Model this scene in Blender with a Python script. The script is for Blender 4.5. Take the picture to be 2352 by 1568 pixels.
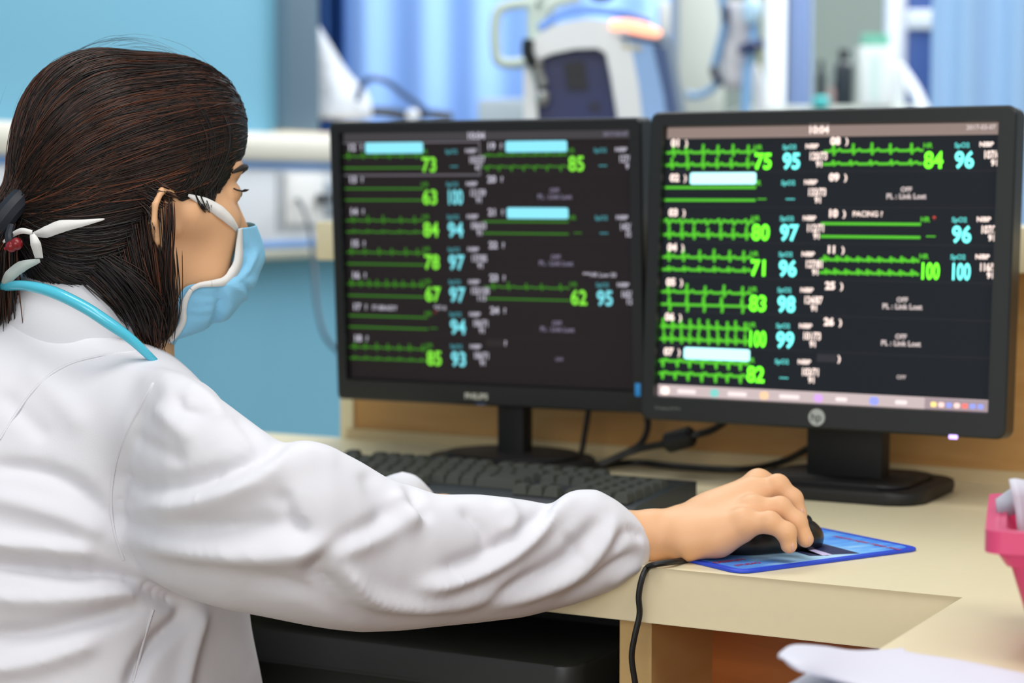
import bpy, bmesh, math, random
import numpy as np
from mathutils import Vector, Matrix
random.seed(7); np.random.seed(7)
for o in list(bpy.data.objects): bpy.data.objects.remove(o)
S = bpy.context.scene
COL = S.collection

# ------------------------------------------------------------------ camera
CAMZ = 1.08; PITCH = math.radians(4.19); FPX = 4700.0
cam = bpy.data.cameras.new('camera'); camo = bpy.data.objects.new('camera', cam); COL.objects.link(camo)
camo.location = (0, 0, CAMZ); camo.rotation_euler = (math.pi/2 - PITCH, 0, 0)
cam.sensor_width = 36; cam.lens = FPX/2352*36; cam.clip_start = .05; cam.clip_end = 60
cam.dof.use_dof = True; cam.dof.focus_distance = 1.74; cam.dof.aperture_fstop = 4.5
S.camera = camo
# ------------------------------------------------------------------ light
S.view_settings.view_transform = 'Standard'; S.view_settings.look = 'None'
S.view_settings.exposure = 0.08; S.view_settings.gamma = 1
w = bpy.data.worlds.new('world'); S.world = w; w.use_nodes = True
w.node_tree.nodes['Background'].inputs[0].default_value = (.80, .90, 1.0, 1)
w.node_tree.nodes['Background'].inputs[1].default_value = .42
def area(name, loc, target, size, power, col=(1, 1, 1), sy=None):
    l = bpy.data.lights.new(name, 'AREA'); l.shape = 'RECTANGLE'; l.size = size; l.size_y = sy or size
    l.energy = power; l.color = col
    o = bpy.data.objects.new(name, l); COL.objects.link(o); o.location = loc
    o.rotation_euler = (Vector(target)-Vector(loc)).to_track_quat('-Z', 'Y').to_euler(); return o
area('ceiling_panel', (-.1, 1.2, 2.75), (-.1, 1.7, .9), 1.2, 18, (1, .97, .93), .6)
area('ceiling_panel', (.9, .2, 2.75), (.3, 1.8, .8), 1.4, 18, (1, .97, .93), .8)
area('ceiling_panel', (-.2, 3.4, 2.75), (-.2, 3.6, .8), 1.4, 31, (1, .98, .96), .8)
area('front_fill', (-.7, -1.6, 1.7), (.2, 1.8, .75), 1.8, 37, (1, .985, .96), 1.3)  # unseen fill lamp behind the camera, added to brighten the desk front
area('ceiling_panel', (1.6, 5.6, 2.75), (1.0, 6.3, 1.2), 2.4, 125, (.97, .98, 1), 1.6)

# ------------------------------------------------------------------ helpers
def lin(h):
    h = h.lstrip('#'); r = [int(h[i:i+2], 16)/255 for i in (0, 2, 4)]
    return tuple((v/12.92 if v <= .04045 else ((v+.055)/1.055)**2.4) for v in r)
MATS = {}
def mat(name, col, rough=.5, metal=0, noise=0, nscale=40, bump=0, bscale=200, spec=.5, emit=None, es=1, sss=0, coat=0, dist=.001):
    if name in MATS: return MATS[name]
    m = bpy.data.materials.new(name); m.use_nodes = True; nt = m.node_tree; b = nt.nodes['Principled BSDF']
    if isinstance(col, str): col = lin(col)
    b.inputs['Base Color'].default_value = (*col, 1); b.inputs['Roughness'].default_value = rough
    b.inputs['Metallic'].default_value = metal; b.inputs['Specular IOR Level'].default_value = spec
    if coat: b.inputs['Coat Weight'].default_value = coat
    if sss:
        b.inputs['Subsurface Weight'].default_value = sss; b.inputs['Subsurface Radius'].default_value = (.010, .004, .002); b.inputs['Subsurface Scale'].default_value = 1
    tc = nt.nodes.new('ShaderNodeTexCoord')
    if noise:
        n = nt.nodes.new('ShaderNodeTexNoise'); n.inputs['Scale'].default_value = nscale; n.inputs['Detail'].default_value = 4
        nt.links.new(tc.outputs['Object'], n.inputs['Vector'])
        mr = nt.nodes.new('ShaderNodeMapRange'); mr.inputs[3].default_value = 1-noise; mr.inputs[4].default_value = 1+noise
        nt.links.new(n.outputs[0], mr.inputs[0])
        mx = nt.nodes.new('ShaderNodeVectorMath'); mx.operation = 'SCALE'; mx.inputs[0].default_value = col
        nt.links.new(mr.outputs[0], mx.inputs['Scale']); nt.links.new(mx.outputs[0], b.inputs['Base Color'])
    if bump:
        n2 = nt.nodes.new('ShaderNodeTexNoise'); n2.inputs['Scale'].default_value = bscale; n2.inputs['Detail'].default_value = 3
        nt.links.new(tc.outputs['Object'], n2.inputs['Vector'])
        bp = nt.nodes.new('ShaderNodeBump'); bp.inputs['Strength'].default_value = bump; bp.inputs['Distance'].default_value = dist
        nt.links.new(n2.outputs[0], bp.inputs['Height']); nt.links.new(bp.outputs[0], b.inputs['Normal'])
    if emit is not None:
        if isinstance(emit, str): emit = lin(emit)
        b.inputs['Emission Color'].default_value = (*emit, 1); b.inputs['Emission Strength'].default_value = es
    MATS[name] = m; return m

cp, sp = math.cos(PITCH), math.sin(PITCH)
def P(px, py, y):
    """point at world depth y that the photograph shows at pixel (px, py)"""
    a = (px-1176)/FPX; b = (784-py)/FPX
    t = y/(cp+b*sp)
    return Vector((a*t, y, CAMZ+t*(-sp+b*cp)))
def PZ(px, py, z):
    a = (px-1176)/FPX; b = (784-py)/FPX
    t = (z-CAMZ)/(-sp+b*cp)
    return Vector((a*t, t*(cp+b*sp), z))
def project(v):
    z = v[:, 2]-CAMZ; f = v[:, 1]*cp-z*sp; u = v[:, 1]*sp+z*cp
    return 1176+FPX*v[:, 0]/f, 784-FPX*u/f

def tag(o, label=None, cat=None, group=None, kind=None):
    if label: o['label'] = label
    if cat: o['category'] = cat
    if group: o['group'] = group
    if kind: o['kind'] = kind
    return o
def empty(name, loc=(0, 0, 0), rz=0):
    o = bpy.data.objects.new(name, None); COL.objects.link(o); o.location = loc; o.rotation_euler = (0, 0, rz)
    o.empty_display_size = .05; return o
def mesh_obj(name, me, parent=None, mats=(), smooth=False, local=False):
    """parent: part of parent. local=True: coordinates already in the parent's space; otherwise in world space"""
    o = bpy.data.objects.new(name, me); COL.objects.link(o)
    for m in mats: me.materials.append(m)
    if smooth:
        me.polygons.foreach_set('use_smooth', [True]*len(me.polygons))
    if parent:
        o.parent = parent
        if not local:
            M = Matrix.Identity(4); q = parent
            while q is not None:
                M = Matrix.LocRotScale(q.location, q.rotation_euler, q.scale) @ M; q = q.parent
            me.transform(M.inverted())
    return o
def weld(o, deg=35):
    me = o.data
    me.polygons.foreach_set('use_smooth', [True]*len(me.polygons))
    bm = bmesh.new(); bm.from_mesh(me)
    for e in bm.edges:
        if len(e.link_faces) == 2 and e.calc_face_angle(0) > math.radians(deg): e.smooth = False
    bm.to_mesh(me); bm.free(); return o

class MB:
    def __init__(s): s.bm = bmesh.new(); s.mi = 0
    def box(s, c, size, R=None, bevel=0, seg=2):
        """box centred at c; R 3x3 rotation"""
        r = bmesh.ops.create_cube(s.bm, size=1)
        vs = r['verts']
        bmesh.ops.scale(s.bm, vec=Vector(size), verts=vs)
        if bevel:
            es = list({e for v in vs for e in v.link_edges})
            rb = bmesh.ops.bevel(s.bm, geom=es, offset=bevel, segments=seg, affect='EDGES', profile=.5)
            vs = list({v for f in rb['faces'] for v in f.verts} | {v for v in vs if v.is_valid})
        fs = {f for v in vs for f in v.link_faces}
        if R is not None: bmesh.ops.transform(s.bm, matrix=R.to_4x4(), verts=vs)
        bmesh.ops.translate(s.bm, vec=Vector(c), verts=vs)
        for f in fs: f.material_index = s.mi
        return s
    def tube(s, pts, r, seg=10, flat=None, smooth=True, closed=False, cap=True):
        pts = [Vector(p) for p in pts]
        if smooth and len(pts) > 2: pts = catmull(pts, 6, closed)
        n = len(pts); rr = r if hasattr(r, '__len__') else [r]*n
        if len(rr) != n: rr = list(np.interp(np.linspace(0, 1, n), np.linspace(0, 1, len(rr)), rr))
        rings = []; up = None
        for i, p in enumerate(pts):
            a = pts[i-1] if (i > 0 or closed) else p; b = pts[(i+1) % n] if (i < n-1 or closed) else p
            t = (b-a).normalized()
            if up is None:
                up = Vector((0, 0, 1)) if abs(t.z) < .9 else Vector((0, 1, 0))
            x = up.cross(t).normalized(); up = t.cross(x).normalized()
            ring = []
            for k in range(seg):
                an = 2*math.pi*k/seg
                d = x*math.cos(an)*rr[i] + up*math.sin(an)*rr[i]*(flat or 1)
                ring.append(s.bm.verts.new(p+d))
            rings.append(ring)
        m = n if closed else n-1
        for i in range(m):
            A, B = rings[i], rings[(i+1) % n]
            for k in range(seg):
                f = s.bm.faces.new((A[k], A[(k+1) % seg], B[(k+1) % seg], B[k])); f.smooth = True; f.material_index = s.mi
        if cap and not closed:
            for R_, rev in ((rings[0], True), (rings[-1], False)):
                f = s.bm.faces.new(R_[::-1] if rev else R_); f.material_index = s.mi
        return s
    def grid(s, rows, closed=False, thick=None):
        """rows: list of lists of points"""
        V = [[s.bm.verts.new(Vector(p)) for p in r] for r in rows]
        m = len(V[0])
        for i in range(len(V)-1):
            for j in range(m if closed else m-1):
                f = s.bm.faces.new((V[i][j], V[i][(j+1) % m], V[i+1][(j+1) % m], V[i+1][j])); f.smooth = True; f.material_index = s.mi
        return V
    def prism(s, pts, z0, z1, bevel=0):
        """pts: list of (x,y) ccw"""
        lo = [s.bm.verts.new((x, y, z0)) for x, y in pts]; hi = [s.bm.verts.new((x, y, z1)) for x, y in pts]
        fs = [s.bm.faces.new(lo[::-1]), s.bm.faces.new(hi)]
        n = len(pts)
        for i in range(n): fs.append(s.bm.faces.new((lo[i], lo[(i+1) % n], hi[(i+1) % n], hi[i])))
        for f in fs: f.material_index = s.mi
        if bevel:
            es = [e for e in set(fs[1].edges) | set(fs[0].edges)]
            rb = bmesh.ops.bevel(s.bm, geom=es, offset=bevel, segments=2, affect='EDGES', profile=.5)
            for f in rb['faces']: f.material_index = s.mi
        return s
    def lathe(s, prof, seg=24, c=(0, 0, 0)):
        rows = []
        for r, z in prof:
            rows.append([s.bm.verts.new((c[0]+r*math.cos(2*math.pi*k/seg), c[1]+r*math.sin(2*math.pi*k/seg), c[2]+z)) for k in range(seg)])
        for A, B in zip(rows, rows[1:]):
            for k in range(seg):
                f = s.bm.faces.new((A[k], A[(k+1) % seg], B[(k+1) % seg], B[k])); f.material_index = s.mi
        f = s.bm.faces.new(rows[0][::-1]); f.material_index = s.mi
        f = s.bm.faces.new(rows[-1]); f.material_index = s.mi
        return s
    def sphere(s, c, r, sc=(1, 1, 1), seg=20):
        q = bmesh.ops.create_uvsphere(s.bm, u_segments=seg, v_segments=seg//2, radius=r)
        bmesh.ops.scale(s.bm, vec=Vector(sc), verts=q['verts']); bmesh.ops.translate(s.bm, vec=Vector(c), verts=q['verts'])
        for v in q['verts']:
            for f in v.link_faces: f.smooth = True; f.material_index = s.mi
        return s
    def move(s, M):
        bmesh.ops.transform(s.bm, matrix=M, verts=s.bm.verts[:]); return s
    def build(s, name, m, parent=None, local=False, auto=True):
        bmesh.ops.recalc_face_normals(s.bm, faces=s.bm.faces[:]) if auto else None
        me = bpy.data.meshes.new(name); s.bm.to_mesh(me); s.bm.free()
        o = mesh_obj(name, me, parent, m if isinstance(m, (list, tuple)) else [m], local=local)
        weld(o); return o
def catmull(pts, k, closed=False):
    n = len(pts); out = []
    for i in range(n if closed else n-1):
        g = lambda j: pts[j % n] if closed else pts[max(0, min(n-1, j))]
        p0, p1, p2, p3 = g(i-1), g(i), g(i+1), g(i+2)
        for q in range(k):
            t = q/k
            out.append(.5*((2*p1)+(p2-p0)*t+(2*p0-5*p1+4*p2-p3)*t*t+(3*p1-p0-3*p2+p3)*t**3))
    if not closed: out.append(pts[-1])
    return out
def rounded(w, h, r, n=5, cx=0, cy=0):
    out = []
    for sx, sy, a0 in ((1, 1, 0), (-1, 1, 90), (-1, -1, 180), (1, -1, 270)):
        for k in range(n+1):
            a = math.radians(a0+90*k/n); out.append((cx+sx*(w/2-r)+r*math.cos(a), cy+sy*(h/2-r)+r*math.sin(a)))
    return out
YAW = math.radians(-28.5)
BD = Vector((math.cos(YAW), math.sin(YAW), 0)); AD = Vector((-math.sin(YAW), math.cos(YAW), 0))   # along the desk / away from the sitter
RZ = Matrix.Rotation(YAW, 3, 'Z')
def extrude_x(prof, x0, x1):
    """profile (y,z) extruded along x -> MB"""
    m = MB(); a = [m.bm.verts.new((x0, y, z)) for y, z in prof]; b = [m.bm.verts.new((x1, y, z)) for y, z in prof]
    m.bm.faces.new(a); m.bm.faces.new(b[::-1]); n = len(prof)
    for i in range(n): m.bm.faces.new((a[i], b[i], b[(i+1) % n], a[(i+1) % n]))
    return m

# ------------------------------------------------------------------ implicit-surface modelling
def surfnet(F, lo, vox):
    ins = F < 0
    nx, ny, nz = F.shape
    cnt = np.zeros((nx-1, ny-1, nz-1), np.int8)
    for i in (0, 1):
        for j in (0, 1):
            for k in (0, 1): cnt += ins[i:nx-1+i, j:ny-1+j, k:nz-1+k]
    cell = (cnt > 0) & (cnt < 8)
    I, J, K = np.nonzero(cell); N = len(I)
    idx = -np.ones(cell.shape, np.int64); idx[I, J, K] = np.arange(N)
    acc = np.zeros((N, 3)); c = np.zeros(N)
    cor = [(i, j, k) for i in (0, 1) for j in (0, 1) for k in (0, 1)]
    for a in cor:
        for d in range(3):
            if a[d]: continue
            b = list(a); b[d] = 1
            fa = F[I+a[0], J+a[1], K+a[2]]; fb = F[I+b[0], J+b[1], K+b[2]]
            m = (fa < 0) != (fb < 0)
            t = np.where(m, fa/np.where(m, fa-fb, 1), 0)
            p = np.tile(np.array(a, float), (N, 1)); p[:, d] += t
            acc += p*m[:, None]; c += m
    V = (acc/c[:, None]+np.stack([I, J, K], 1))*vox+np.array(lo)
    quads = []
    for d in range(3):
        sl0 = [slice(None)]*3; sl1 = [slice(None)]*3
        sl0[d] = slice(0, -1); sl1[d] = slice(1, None)
        e = ins[tuple(sl0)] != ins[tuple(sl1)]
        i, j, k = np.nonzero(e); ijk = [i, j, k]; o1, o2 = (d+1) % 3, (d+2) % 3
        ok = (ijk[o1] > 0) & (ijk[o2] > 0) & (ijk[o1] < F.shape[o1]-1) & (ijk[o2] < F.shape[o2]-1)
        i, j, k = i[ok], j[ok], k[ok]; ijk = [i, j, k]
        def cc(u, v):
            q = [x.copy() for x in ijk]; q[o1] -= u; q[o2] -= v; return idx[q[0], q[1], q[2]]
        q = np.stack([cc(1, 1), cc(0, 1), cc(0, 0), cc(1, 0)], 1)
        fl = ins[i, j, k]; q[~fl] = q[~fl][:, ::-1]
        quads.append(q)
    return V, np.concatenate(quads)
def mesh_sdf(fn, lo, hi, vox, chunk=400000):
    ax = [np.arange(lo[d], hi[d]+vox, vox) for d in range(3)]
    sh = tuple(len(a) for a in ax); G = np.empty(sh, np.float32)
    step = max(1, chunk//(sh[1]*sh[2]))
    for i in range(0, sh[0], step):
        X, Y, Z = np.meshgrid(ax[0][i:i+step], ax[1], ax[2], indexing='ij')
        G[i:i+step] = fn(np.stack([X.ravel(), Y.ravel(), Z.ravel()], 1)).reshape(X.shape)
    G[0] = np.maximum(G[0], .001); G[-1] = np.maximum(G[-1], .001)
    G[:, 0] = np.maximum(G[:, 0], .001); G[:, -1] = np.maximum(G[:, -1], .001); G[:, :, 0] = np.maximum(G[:, :, 0], .001); G[:, :, -1] = np.maximum(G[:, :, -1], .001)
    return surfnet(G, lo, vox)
def relax(V, Q, n=2, f=.5):
    E = np.concatenate([Q[:, [0, 1]], Q[:, [1, 2]], Q[:, [2, 3]], Q[:, [3, 0]]]); E = np.concatenate([E, E[:, ::-1]])
    cnt = np.bincount(E[:, 0], minlength=len(V)).astype(float); cnt[cnt == 0] = 1
    for _ in range(n):
        A = np.stack([np.bincount(E[:, 0], V[E[:, 1], d], minlength=len(V)) for d in range(3)], 1)/cnt[:, None]
        V = V*(1-f)+A*f
    return V
def normals(V, Q):
    n = np.cross(V[Q[:, 2]]-V[Q[:, 0]], V[Q[:, 3]]-V[Q[:, 1]])
    N = np.stack([np.bincount(Q.ravel(), np.repeat(n[:, d], 4), minlength=len(V)) for d in range(3)], 1)
    return N/np.maximum(np.linalg.norm(N, axis=1), 1e-12)[:, None]
def to_mesh(name, V, Q):
    me = bpy.data.meshes.new(name)
    me.vertices.add(len(V)); me.vertices.foreach_set('co', V.astype(np.float32).ravel())
    me.loops.add(len(Q)*4); me.loops.foreach_set('vertex_index', Q.astype(np.int32).ravel())
    me.polygons.add(len(Q)); me.polygons.foreach_set('loop_start', np.arange(0, len(Q)*4, 4, dtype=np.int32))
    me.update(calc_edges=True); me.validate(); return me
def ell(p, c, r):
    q = p-np.array(c); r = np.array(r); k0 = np.linalg.norm(q/r, axis=1); k1 = np.linalg.norm(q/(r*r), axis=1)
    return k0*(k0-1)/np.maximum(k1, 1e-9)
def cone(p, a, b, ra, rb):
    a = np.array(a); b = np.array(b); ab = b-a; q = p-a
    t = np.clip(q@ab/max(ab@ab, 1e-12), 0, 1)
    return np.linalg.norm(q-t[:, None]*ab, axis=1)-(ra+(rb-ra)*t)
def smin(a, b, k):
    h = np.clip(.5+.5*(b-a)/k, 0, 1); return b*(1-h)+a*h-k*h*(1-h)
def smax(a, b, k): return -smin(-a, -b, k)
def chain(p, pts, k):
    """pts: (px,py,depth,r) in photograph pixels / metres"""
    d = None
    for A, B in zip(pts, pts[1:]):
        q = cone(p, P(*A[:3]), P(*B[:3]), A[3], B[3]); d = q if d is None else smin(d, q, k)
    return d
def surf(pts, fn, off=0.0, y0=1.62, y1=2.1, back=1.8):
    """points of a solid's near surface seen at the given pixels, lifted by off"""
    ys = np.arange(y0, y1, .002); A = np.array([[tuple(P(x, y, d)) for d in ys] for x, y in pts]); F = fn(A.reshape(-1, 3)).reshape(len(pts), len(ys))
    out = []; last = back
    for i, (x, y) in enumerate(pts):
        h = np.nonzero(F[i] < 0)[0]; d = ys[h[0]] if len(h) else last; last = d; out.append(P(x, y, d-off))
    return out
def polydist(x, y, pl):
    best = np.full(len(x), 1e9); T = np.zeros(len(x)); L = len(pl)-1
    for i in range(L):
        ax, ay = pl[i]; bx, by = pl[i+1]; dx, dy = bx-ax, by-ay
        t = np.clip(((x-ax)*dx+(y-ay)*dy)/(dx*dx+dy*dy), 0, 1)
        d = np.hypot(x-ax-t*dx, y-ay-t*dy); m = d < best
        best = np.where(m, d, best); T = np.where(m, (i+t)/L, T)
    return best, T
# ================================================================== setting
M_floor = mat('floor_vinyl', '#b9ad98', .45, noise=.08, nscale=6)
M_wall = mat('wall_blue_paint', (.15, .39, .535), .75, noise=.02, nscale=3)
M_wood = mat('panel_wood', '#b58a50', .5)
def wood(name, c1, c2, scale=(3, 3, 22), rough=.45):
    if name in MATS: return MATS[name]
    m = mat(name, c1, rough); nt = m.node_tree; b = nt.nodes['Principled BSDF']
    tc = nt.nodes.new('ShaderNodeTexCoord'); mp = nt.nodes.new('ShaderNodeMapping'); mp.inputs['Scale'].default_value = scale
    n = nt.nodes.new('ShaderNodeTexNoise'); n.inputs['Scale'].default_value = 2.2; n.inputs['Detail'].default_value = 6; n.inputs['Distortion'].default_value = .6
    cr = nt.nodes.new('ShaderNodeValToRGB'); cr.color_ramp.elements[0].position = .3; cr.color_ramp.elements[1].position = .7
    cr.color_ramp.elements[0].color = (*lin(c1), 1); cr.color_ramp.elements[1].color = (*lin(c2), 1)
    nt.links.new(tc.outputs['Object'], mp.inputs[0]); nt.links.new(mp.outputs[0], n.inputs['Vector']); nt.links.new(n.outputs[0], cr.inputs[0]); nt.links.new(cr.outputs[0], b.inputs['Base Color'])
    return m
M_panel = wood('panel_wood_grain', '#b8874a', '#c6985c')
M_brown = wood('pedestal_wood_grain', '#b5692c', '#a05a22')
M_cream = mat('cream_laminate', '#e6d9b4', .4, noise=.025, nscale=90)
M_creamtop = M_cream
M_white = mat('white_plastic', '#e4e6e6', .4)
M_offw = mat('offwhite_metal', '#d9d9d2', .45)
M_grey = mat('grey_plastic', '#8f9ba6', .5)
M_blk = mat('black_plastic', '#0f1112', .38, bump=.15, bscale=900, dist=.0002)
M_blk2 = mat('black_matte', '#080808', .6)
M_cable = mat('black_rubber', '#0d0d0c', .5)

m = MB(); m.box((0, 4, -.05), (14, 14, .1)); tag(m.build('floor', M_floor), kind='structure')
# left wall: direction AD through WQ; full height up to the frame of the opening, low wall beyond
WQ = Vector((P(642, 400, 4.3).x, 4.3, 0))
def wallbox(t0, t1, z0, z1, n0, n1, bevel=0):
    """t along AD from WQ, n along -BD(into the wall: negative = away from us)"""
    m = MB(); c = WQ+AD*((t0+t1)/2)+BD*((n0+n1)/2); c.z = (z0+z1)/2
    m.box(c, (abs(n1-n0), t1-t0, z1-z0), RZ, bevel); return m
tag(wallbox(-2.2, 0, 0, 2.8, -.12, 0).build('wall_left', M_wall), kind='structure')
tag(wallbox(0, 2.6, 0, 1.19, -.12, 0).build('wall_left_low', M_wall), kind='structure')
M_frame = mat('grey_blue_frame', '#5d7688', .5)
tag(wallbox(-.01, .11, 1.205, 2.8, -.13, .03, .006).build('window_frame', M_frame), kind='structure')
tag(wallbox(-.03, 2.6, 1.192, 1.206, -.14, .035, .004).build('trim_1', mat('beige_sill', '#d8c6a6', .5)), kind='structure')
# far walls of the bay behind
m = MB(); m.box((1.5, 8.2, 1.4), (9, .1, 2.8)); tag(m.build('wall_back', mat('grey_green_wall', '#7d8b85', .8, noise=.03, nscale=2)), kind='structure')

# bed head unit on the wall
u = empty('bed_head_unit', WQ+AD*(-.5)+BD*.03+Vector((0, 0, .93)))
tag(u, 'long white bed head service unit with blue stripes mounted on the blue wall', 'wall unit')
wallbox(-2.1, 1.6, .962, 1.135, 0, .05, .008).build('body', mat('unit_white', '#d7dde3', .4), u)
wallbox(-2.1, 1.6, 1.14, 1.20, 0, .075, .02).build('top_cover', mat('unit_cream', '#dcdbd0', .4), u)
wallbox(-2.1, 1.6, .94, .966, 0, .055, .012).build('bottom_rail', mat('unit_rail', '#aeb1a4', .4), u)
M_stripe = mat('blue_stripe', '#6f9fdc', .4)
wallbox(-2.1, 1.6, 1.127, 1.142, 0, .056, .002).build('stripe', M_stripe, u)
wallbox(-2.1, 1.6, .965, .978, 0, .0535, .001).build('stripe', M_stripe, u)
def wall_t(px):   # parameter along the wall that the photo shows at px
    a = (px-1176)/FPX; return (a*WQ.y-WQ.x)/(AD.x-a*AD.y)
t0, t1 = wall_t(606), wall_t(688)
s = wallbox(t0, t1, 1.012, 1.118, .05, .064, .004).build('socket_plate', M_white, u)
wallbox(wall_t(668), wall_t(690), 1.055, 1.075, .064, .082, .003).build('plug', mat('plug_grey', '#3c4146', .5), s)
wallbox(wall_t(694), wall_t(775), 1.03, 1.098, .05, .058, .003).build('outlet', M_grey, u)
wallbox(wall_t(590), wall_t(604), 1.0, 1.12, .05, .054, .001).build('seam', mat('seam_grey', '#b3bac0', .5), u)
for px, py in ((590, 535), (700, 535)):
    pass
pl = [P(672, 458, 4.33), P(690, 465, 4.2), P(712, 530, 4.15), P(722, 620, 4.1), P(728, 700, 4.0), P(748, 775, 3.9), P(800, 840, 3.8), P(850, 1000, 3.72), P(860, 1200, 3.7), Vector((P(860, 1200, 3.7).x, 3.7, .006)), Vector((P(860, 1200, 3.7).x-.3, 3.75, .006))]
m = MB(); m.tube(pl, .0042, 8); tag(m.build('power_cord', mat('cord_grey', '#303c48', .5)), 'thin dark grey power cord hanging from the wall socket beside the left monitor', 'cord')

# ------------------------------------------------------------------ curtains
def curtain(name, p0, p1, z0, z1, folds, amp, m, seed=0, jit=.3):
    rng = random.Random(seed); p0 = Vector(p0); p1 = Vector(p1); d = (p1-p0); L = d.length; d.normalize(); n = Vector((-d.y, d.x, 0))
    nu = folds*14; ph = [rng.uniform(-jit, jit)*3 for _ in range(folds+3)]; am = [rng.uniform(.55, 1.3) for _ in range(folds+3)]
    rows = []
    for side in (0, 1):
        for iv in ([*range(9)] if side == 0 else [*range(8, -1, -1)]):
            z = z0+(z1-z0)*iv/8; row = []
            for iu in range(nu+1):
                t = iu/nu; k = t*folds; i = int(k); f = k-i
                a = am[i]*(1-f)+am[i+1]*f; pp = ph[i]*(1-f)+ph[i+1]*f
                off = amp*a*math.sin(2*math.pi*k+pp)*(1+.15*math.sin(iv*.7+i))
                q = p0+d*(L*t)+n*(off+(.004 if side else 0)); row.append((q.x, q.y, z))
            rows.append(row)
    mb = MB(); V = mb.grid(rows); 
    return mb.build(name, m)
M_cur = mat('curtain_blue', '#8cb4ee', .85, bump=.1, bscale=300)
M_cur2 = mat('curtain_blue_shaded', '#22508f', .85)  # shade of a blue curtain fold put into the colour as navy
M_cur3 = mat('curtain_pale_blue', '#a2c8f0', .85)
def gx(px, y): return P(px, 400, y).x
tag(curtain('curtain', (gx(745, 6.2), 6.1, 0), (gx(1620, 6.4), 6.5, 0), .3, 2.5, 7, .022, M_cur, 3), 'long pale blue curtain with soft vertical folds behind the ventilator', 'curtain')
tag(curtain('curtain', (gx(670, 5.75), 5.75, 0), (gx(800, 5.75), 5.8, 0), .3, 2.5, 3, .03, M_cur2, 5), 'blue curtain fold, its shade painted dark navy, beside the grey window frame', 'curtain')
tag(curtain('curtain', (gx(2146, 4.4), 4.45, 0), (gx(2560, 4.3), 4.2, 0), .2, 2.5, 4, .018, M_cur3, 9), 'light blue curtain hanging at the far right behind the right monitor', 'curtain')
tag(curtain('curtain', (gx(1806, 6.6), 6.6, 0), (gx(1862, 6.6), 6.6, 0), .3, 2.5, 2, .02, mat('curtain_grey_blue', '#7d93b8', .85), 11), 'narrow grey blue curtain beside the white door post', 'curtain')

# white sheet draped from the frame
rows = []
for i in range(13):
    v = i/12; row = []
    py = -60+v*340
    xr = np.interp(py, [-60, 10, 60, 130, 190, 225, 272], [662, 694, 716, 758, 798, 846, 858]); 
    for j in range(13):
        u_ = j/12; px = 660+(xr-660)*u_
        row.append(P(px, py, 4.75+.05*math.sin(u_*5+v*2)+.03*math.sin(v*7+u_*9)-.25*max(0, v-.7)))
    rows.append(row)
m = MB(); m.grid(rows); o = m.build('draped_sheet', mat('sheet_white', '#cdd4dc', .9)); sm = o.modifiers.new('s', 'SOLIDIFY'); sm.thickness = .02; o.modifiers.new('b', 'SUBSURF').render_levels = 1
tag(o, 'white sheet draped down to the sill beside the grey window frame', 'sheet')
# things on the sill
m = MB(); m.tube([P(822, 232, 4.62), P(829, 200, 4.62), P(850, 181, 4.62), P(885, 186, 4.66), P(925, 215, 4.72), P(965, 243, 4.78), P(990, 268, 4.8)], .0075, 8)
tag(m.build('tubing', mat('tubing_slate', '#2d4a78', .4)), 'dark blue looped tubing rising above the left monitor', 'tubing')
m = MB(); m.tube([P(690, 268, 4.7), P(770, 262, 4.72), P(830, 256, 4.74), P(890, 258, 4.78), P(935, 266, 4.8), P(985, 262, 4.82), P(1035, 268, 4.85)], .012, 8)
tag(m.build('monitoring_lead', mat('lead_dark', '#20262c', .5)), 'dark bundled lead lying along the window sill', 'cable')
m = MB(); m.sphere(P(948, 263, 4.6), .014, (1.1, 1, .9)); m.tube([P(948, 266, 4.6), P(948, 285, 4.6)], .006)
tag(m.build('clear_connector', mat('clear_white', '#e8eef6', .15)), 'small shiny white connector standing out above the left monitor top edge', 'connector')
m = MB(); m.box(P(1158, 275, 4.6), (.115, .12, .09), None, .01); m.box(P(1158, 330, 4.6), (.13, .14, .02), None, .004)
tag(m.build('equipment_box', mat('pale_grey_box', '#aebcc6', .5)), 'pale grey equipment box left of the ventilator', 'box')

# ------------------------------------------------------------------ ventilator
VY = 3.75; VR = Matrix.Rotation(math.radians(-38), 3, 'Z')
vc = P(1385, 260, VY)
v = empty('ventilator', (vc.x, VY, 0)); tag(v, 'white ventilator with rounded top, dark blue side bay and angled touch screen', 'ventilator')
M_vw = mat('ventilator_white', '#dde2e4', .32); M_navy = mat('ventilator_navy', '#12235c', .4)
def outline_prism(pts, depth, thick, skew=(0, 0)):
    """outline traced at a real depth and given a real thickness towards the back"""
    m = MB(); fr = [P(x, y, depth+skew[0]*(x-pts[0][0])) for x, y in pts]
    off = Vector((skew[1], thick, 0))
    a = [m.bm.verts.new(p) for p in fr]; b = [m.bm.verts.new(p+off) for p in fr]
    m.bm.faces.new(a); m.bm.faces.new(b[::-1]); n = len(a)
    for i in range(n): m.bm.faces.new((a[i], b[i], b[(i+1) % n], a[(i+1) % n]))
    return m
def spl(pts, k=5, closed=True):
    q = catmull([Vector((x, y, 0)) for x, y in pts], k, closed); return [(p.x, p.y) for p in q]
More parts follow.
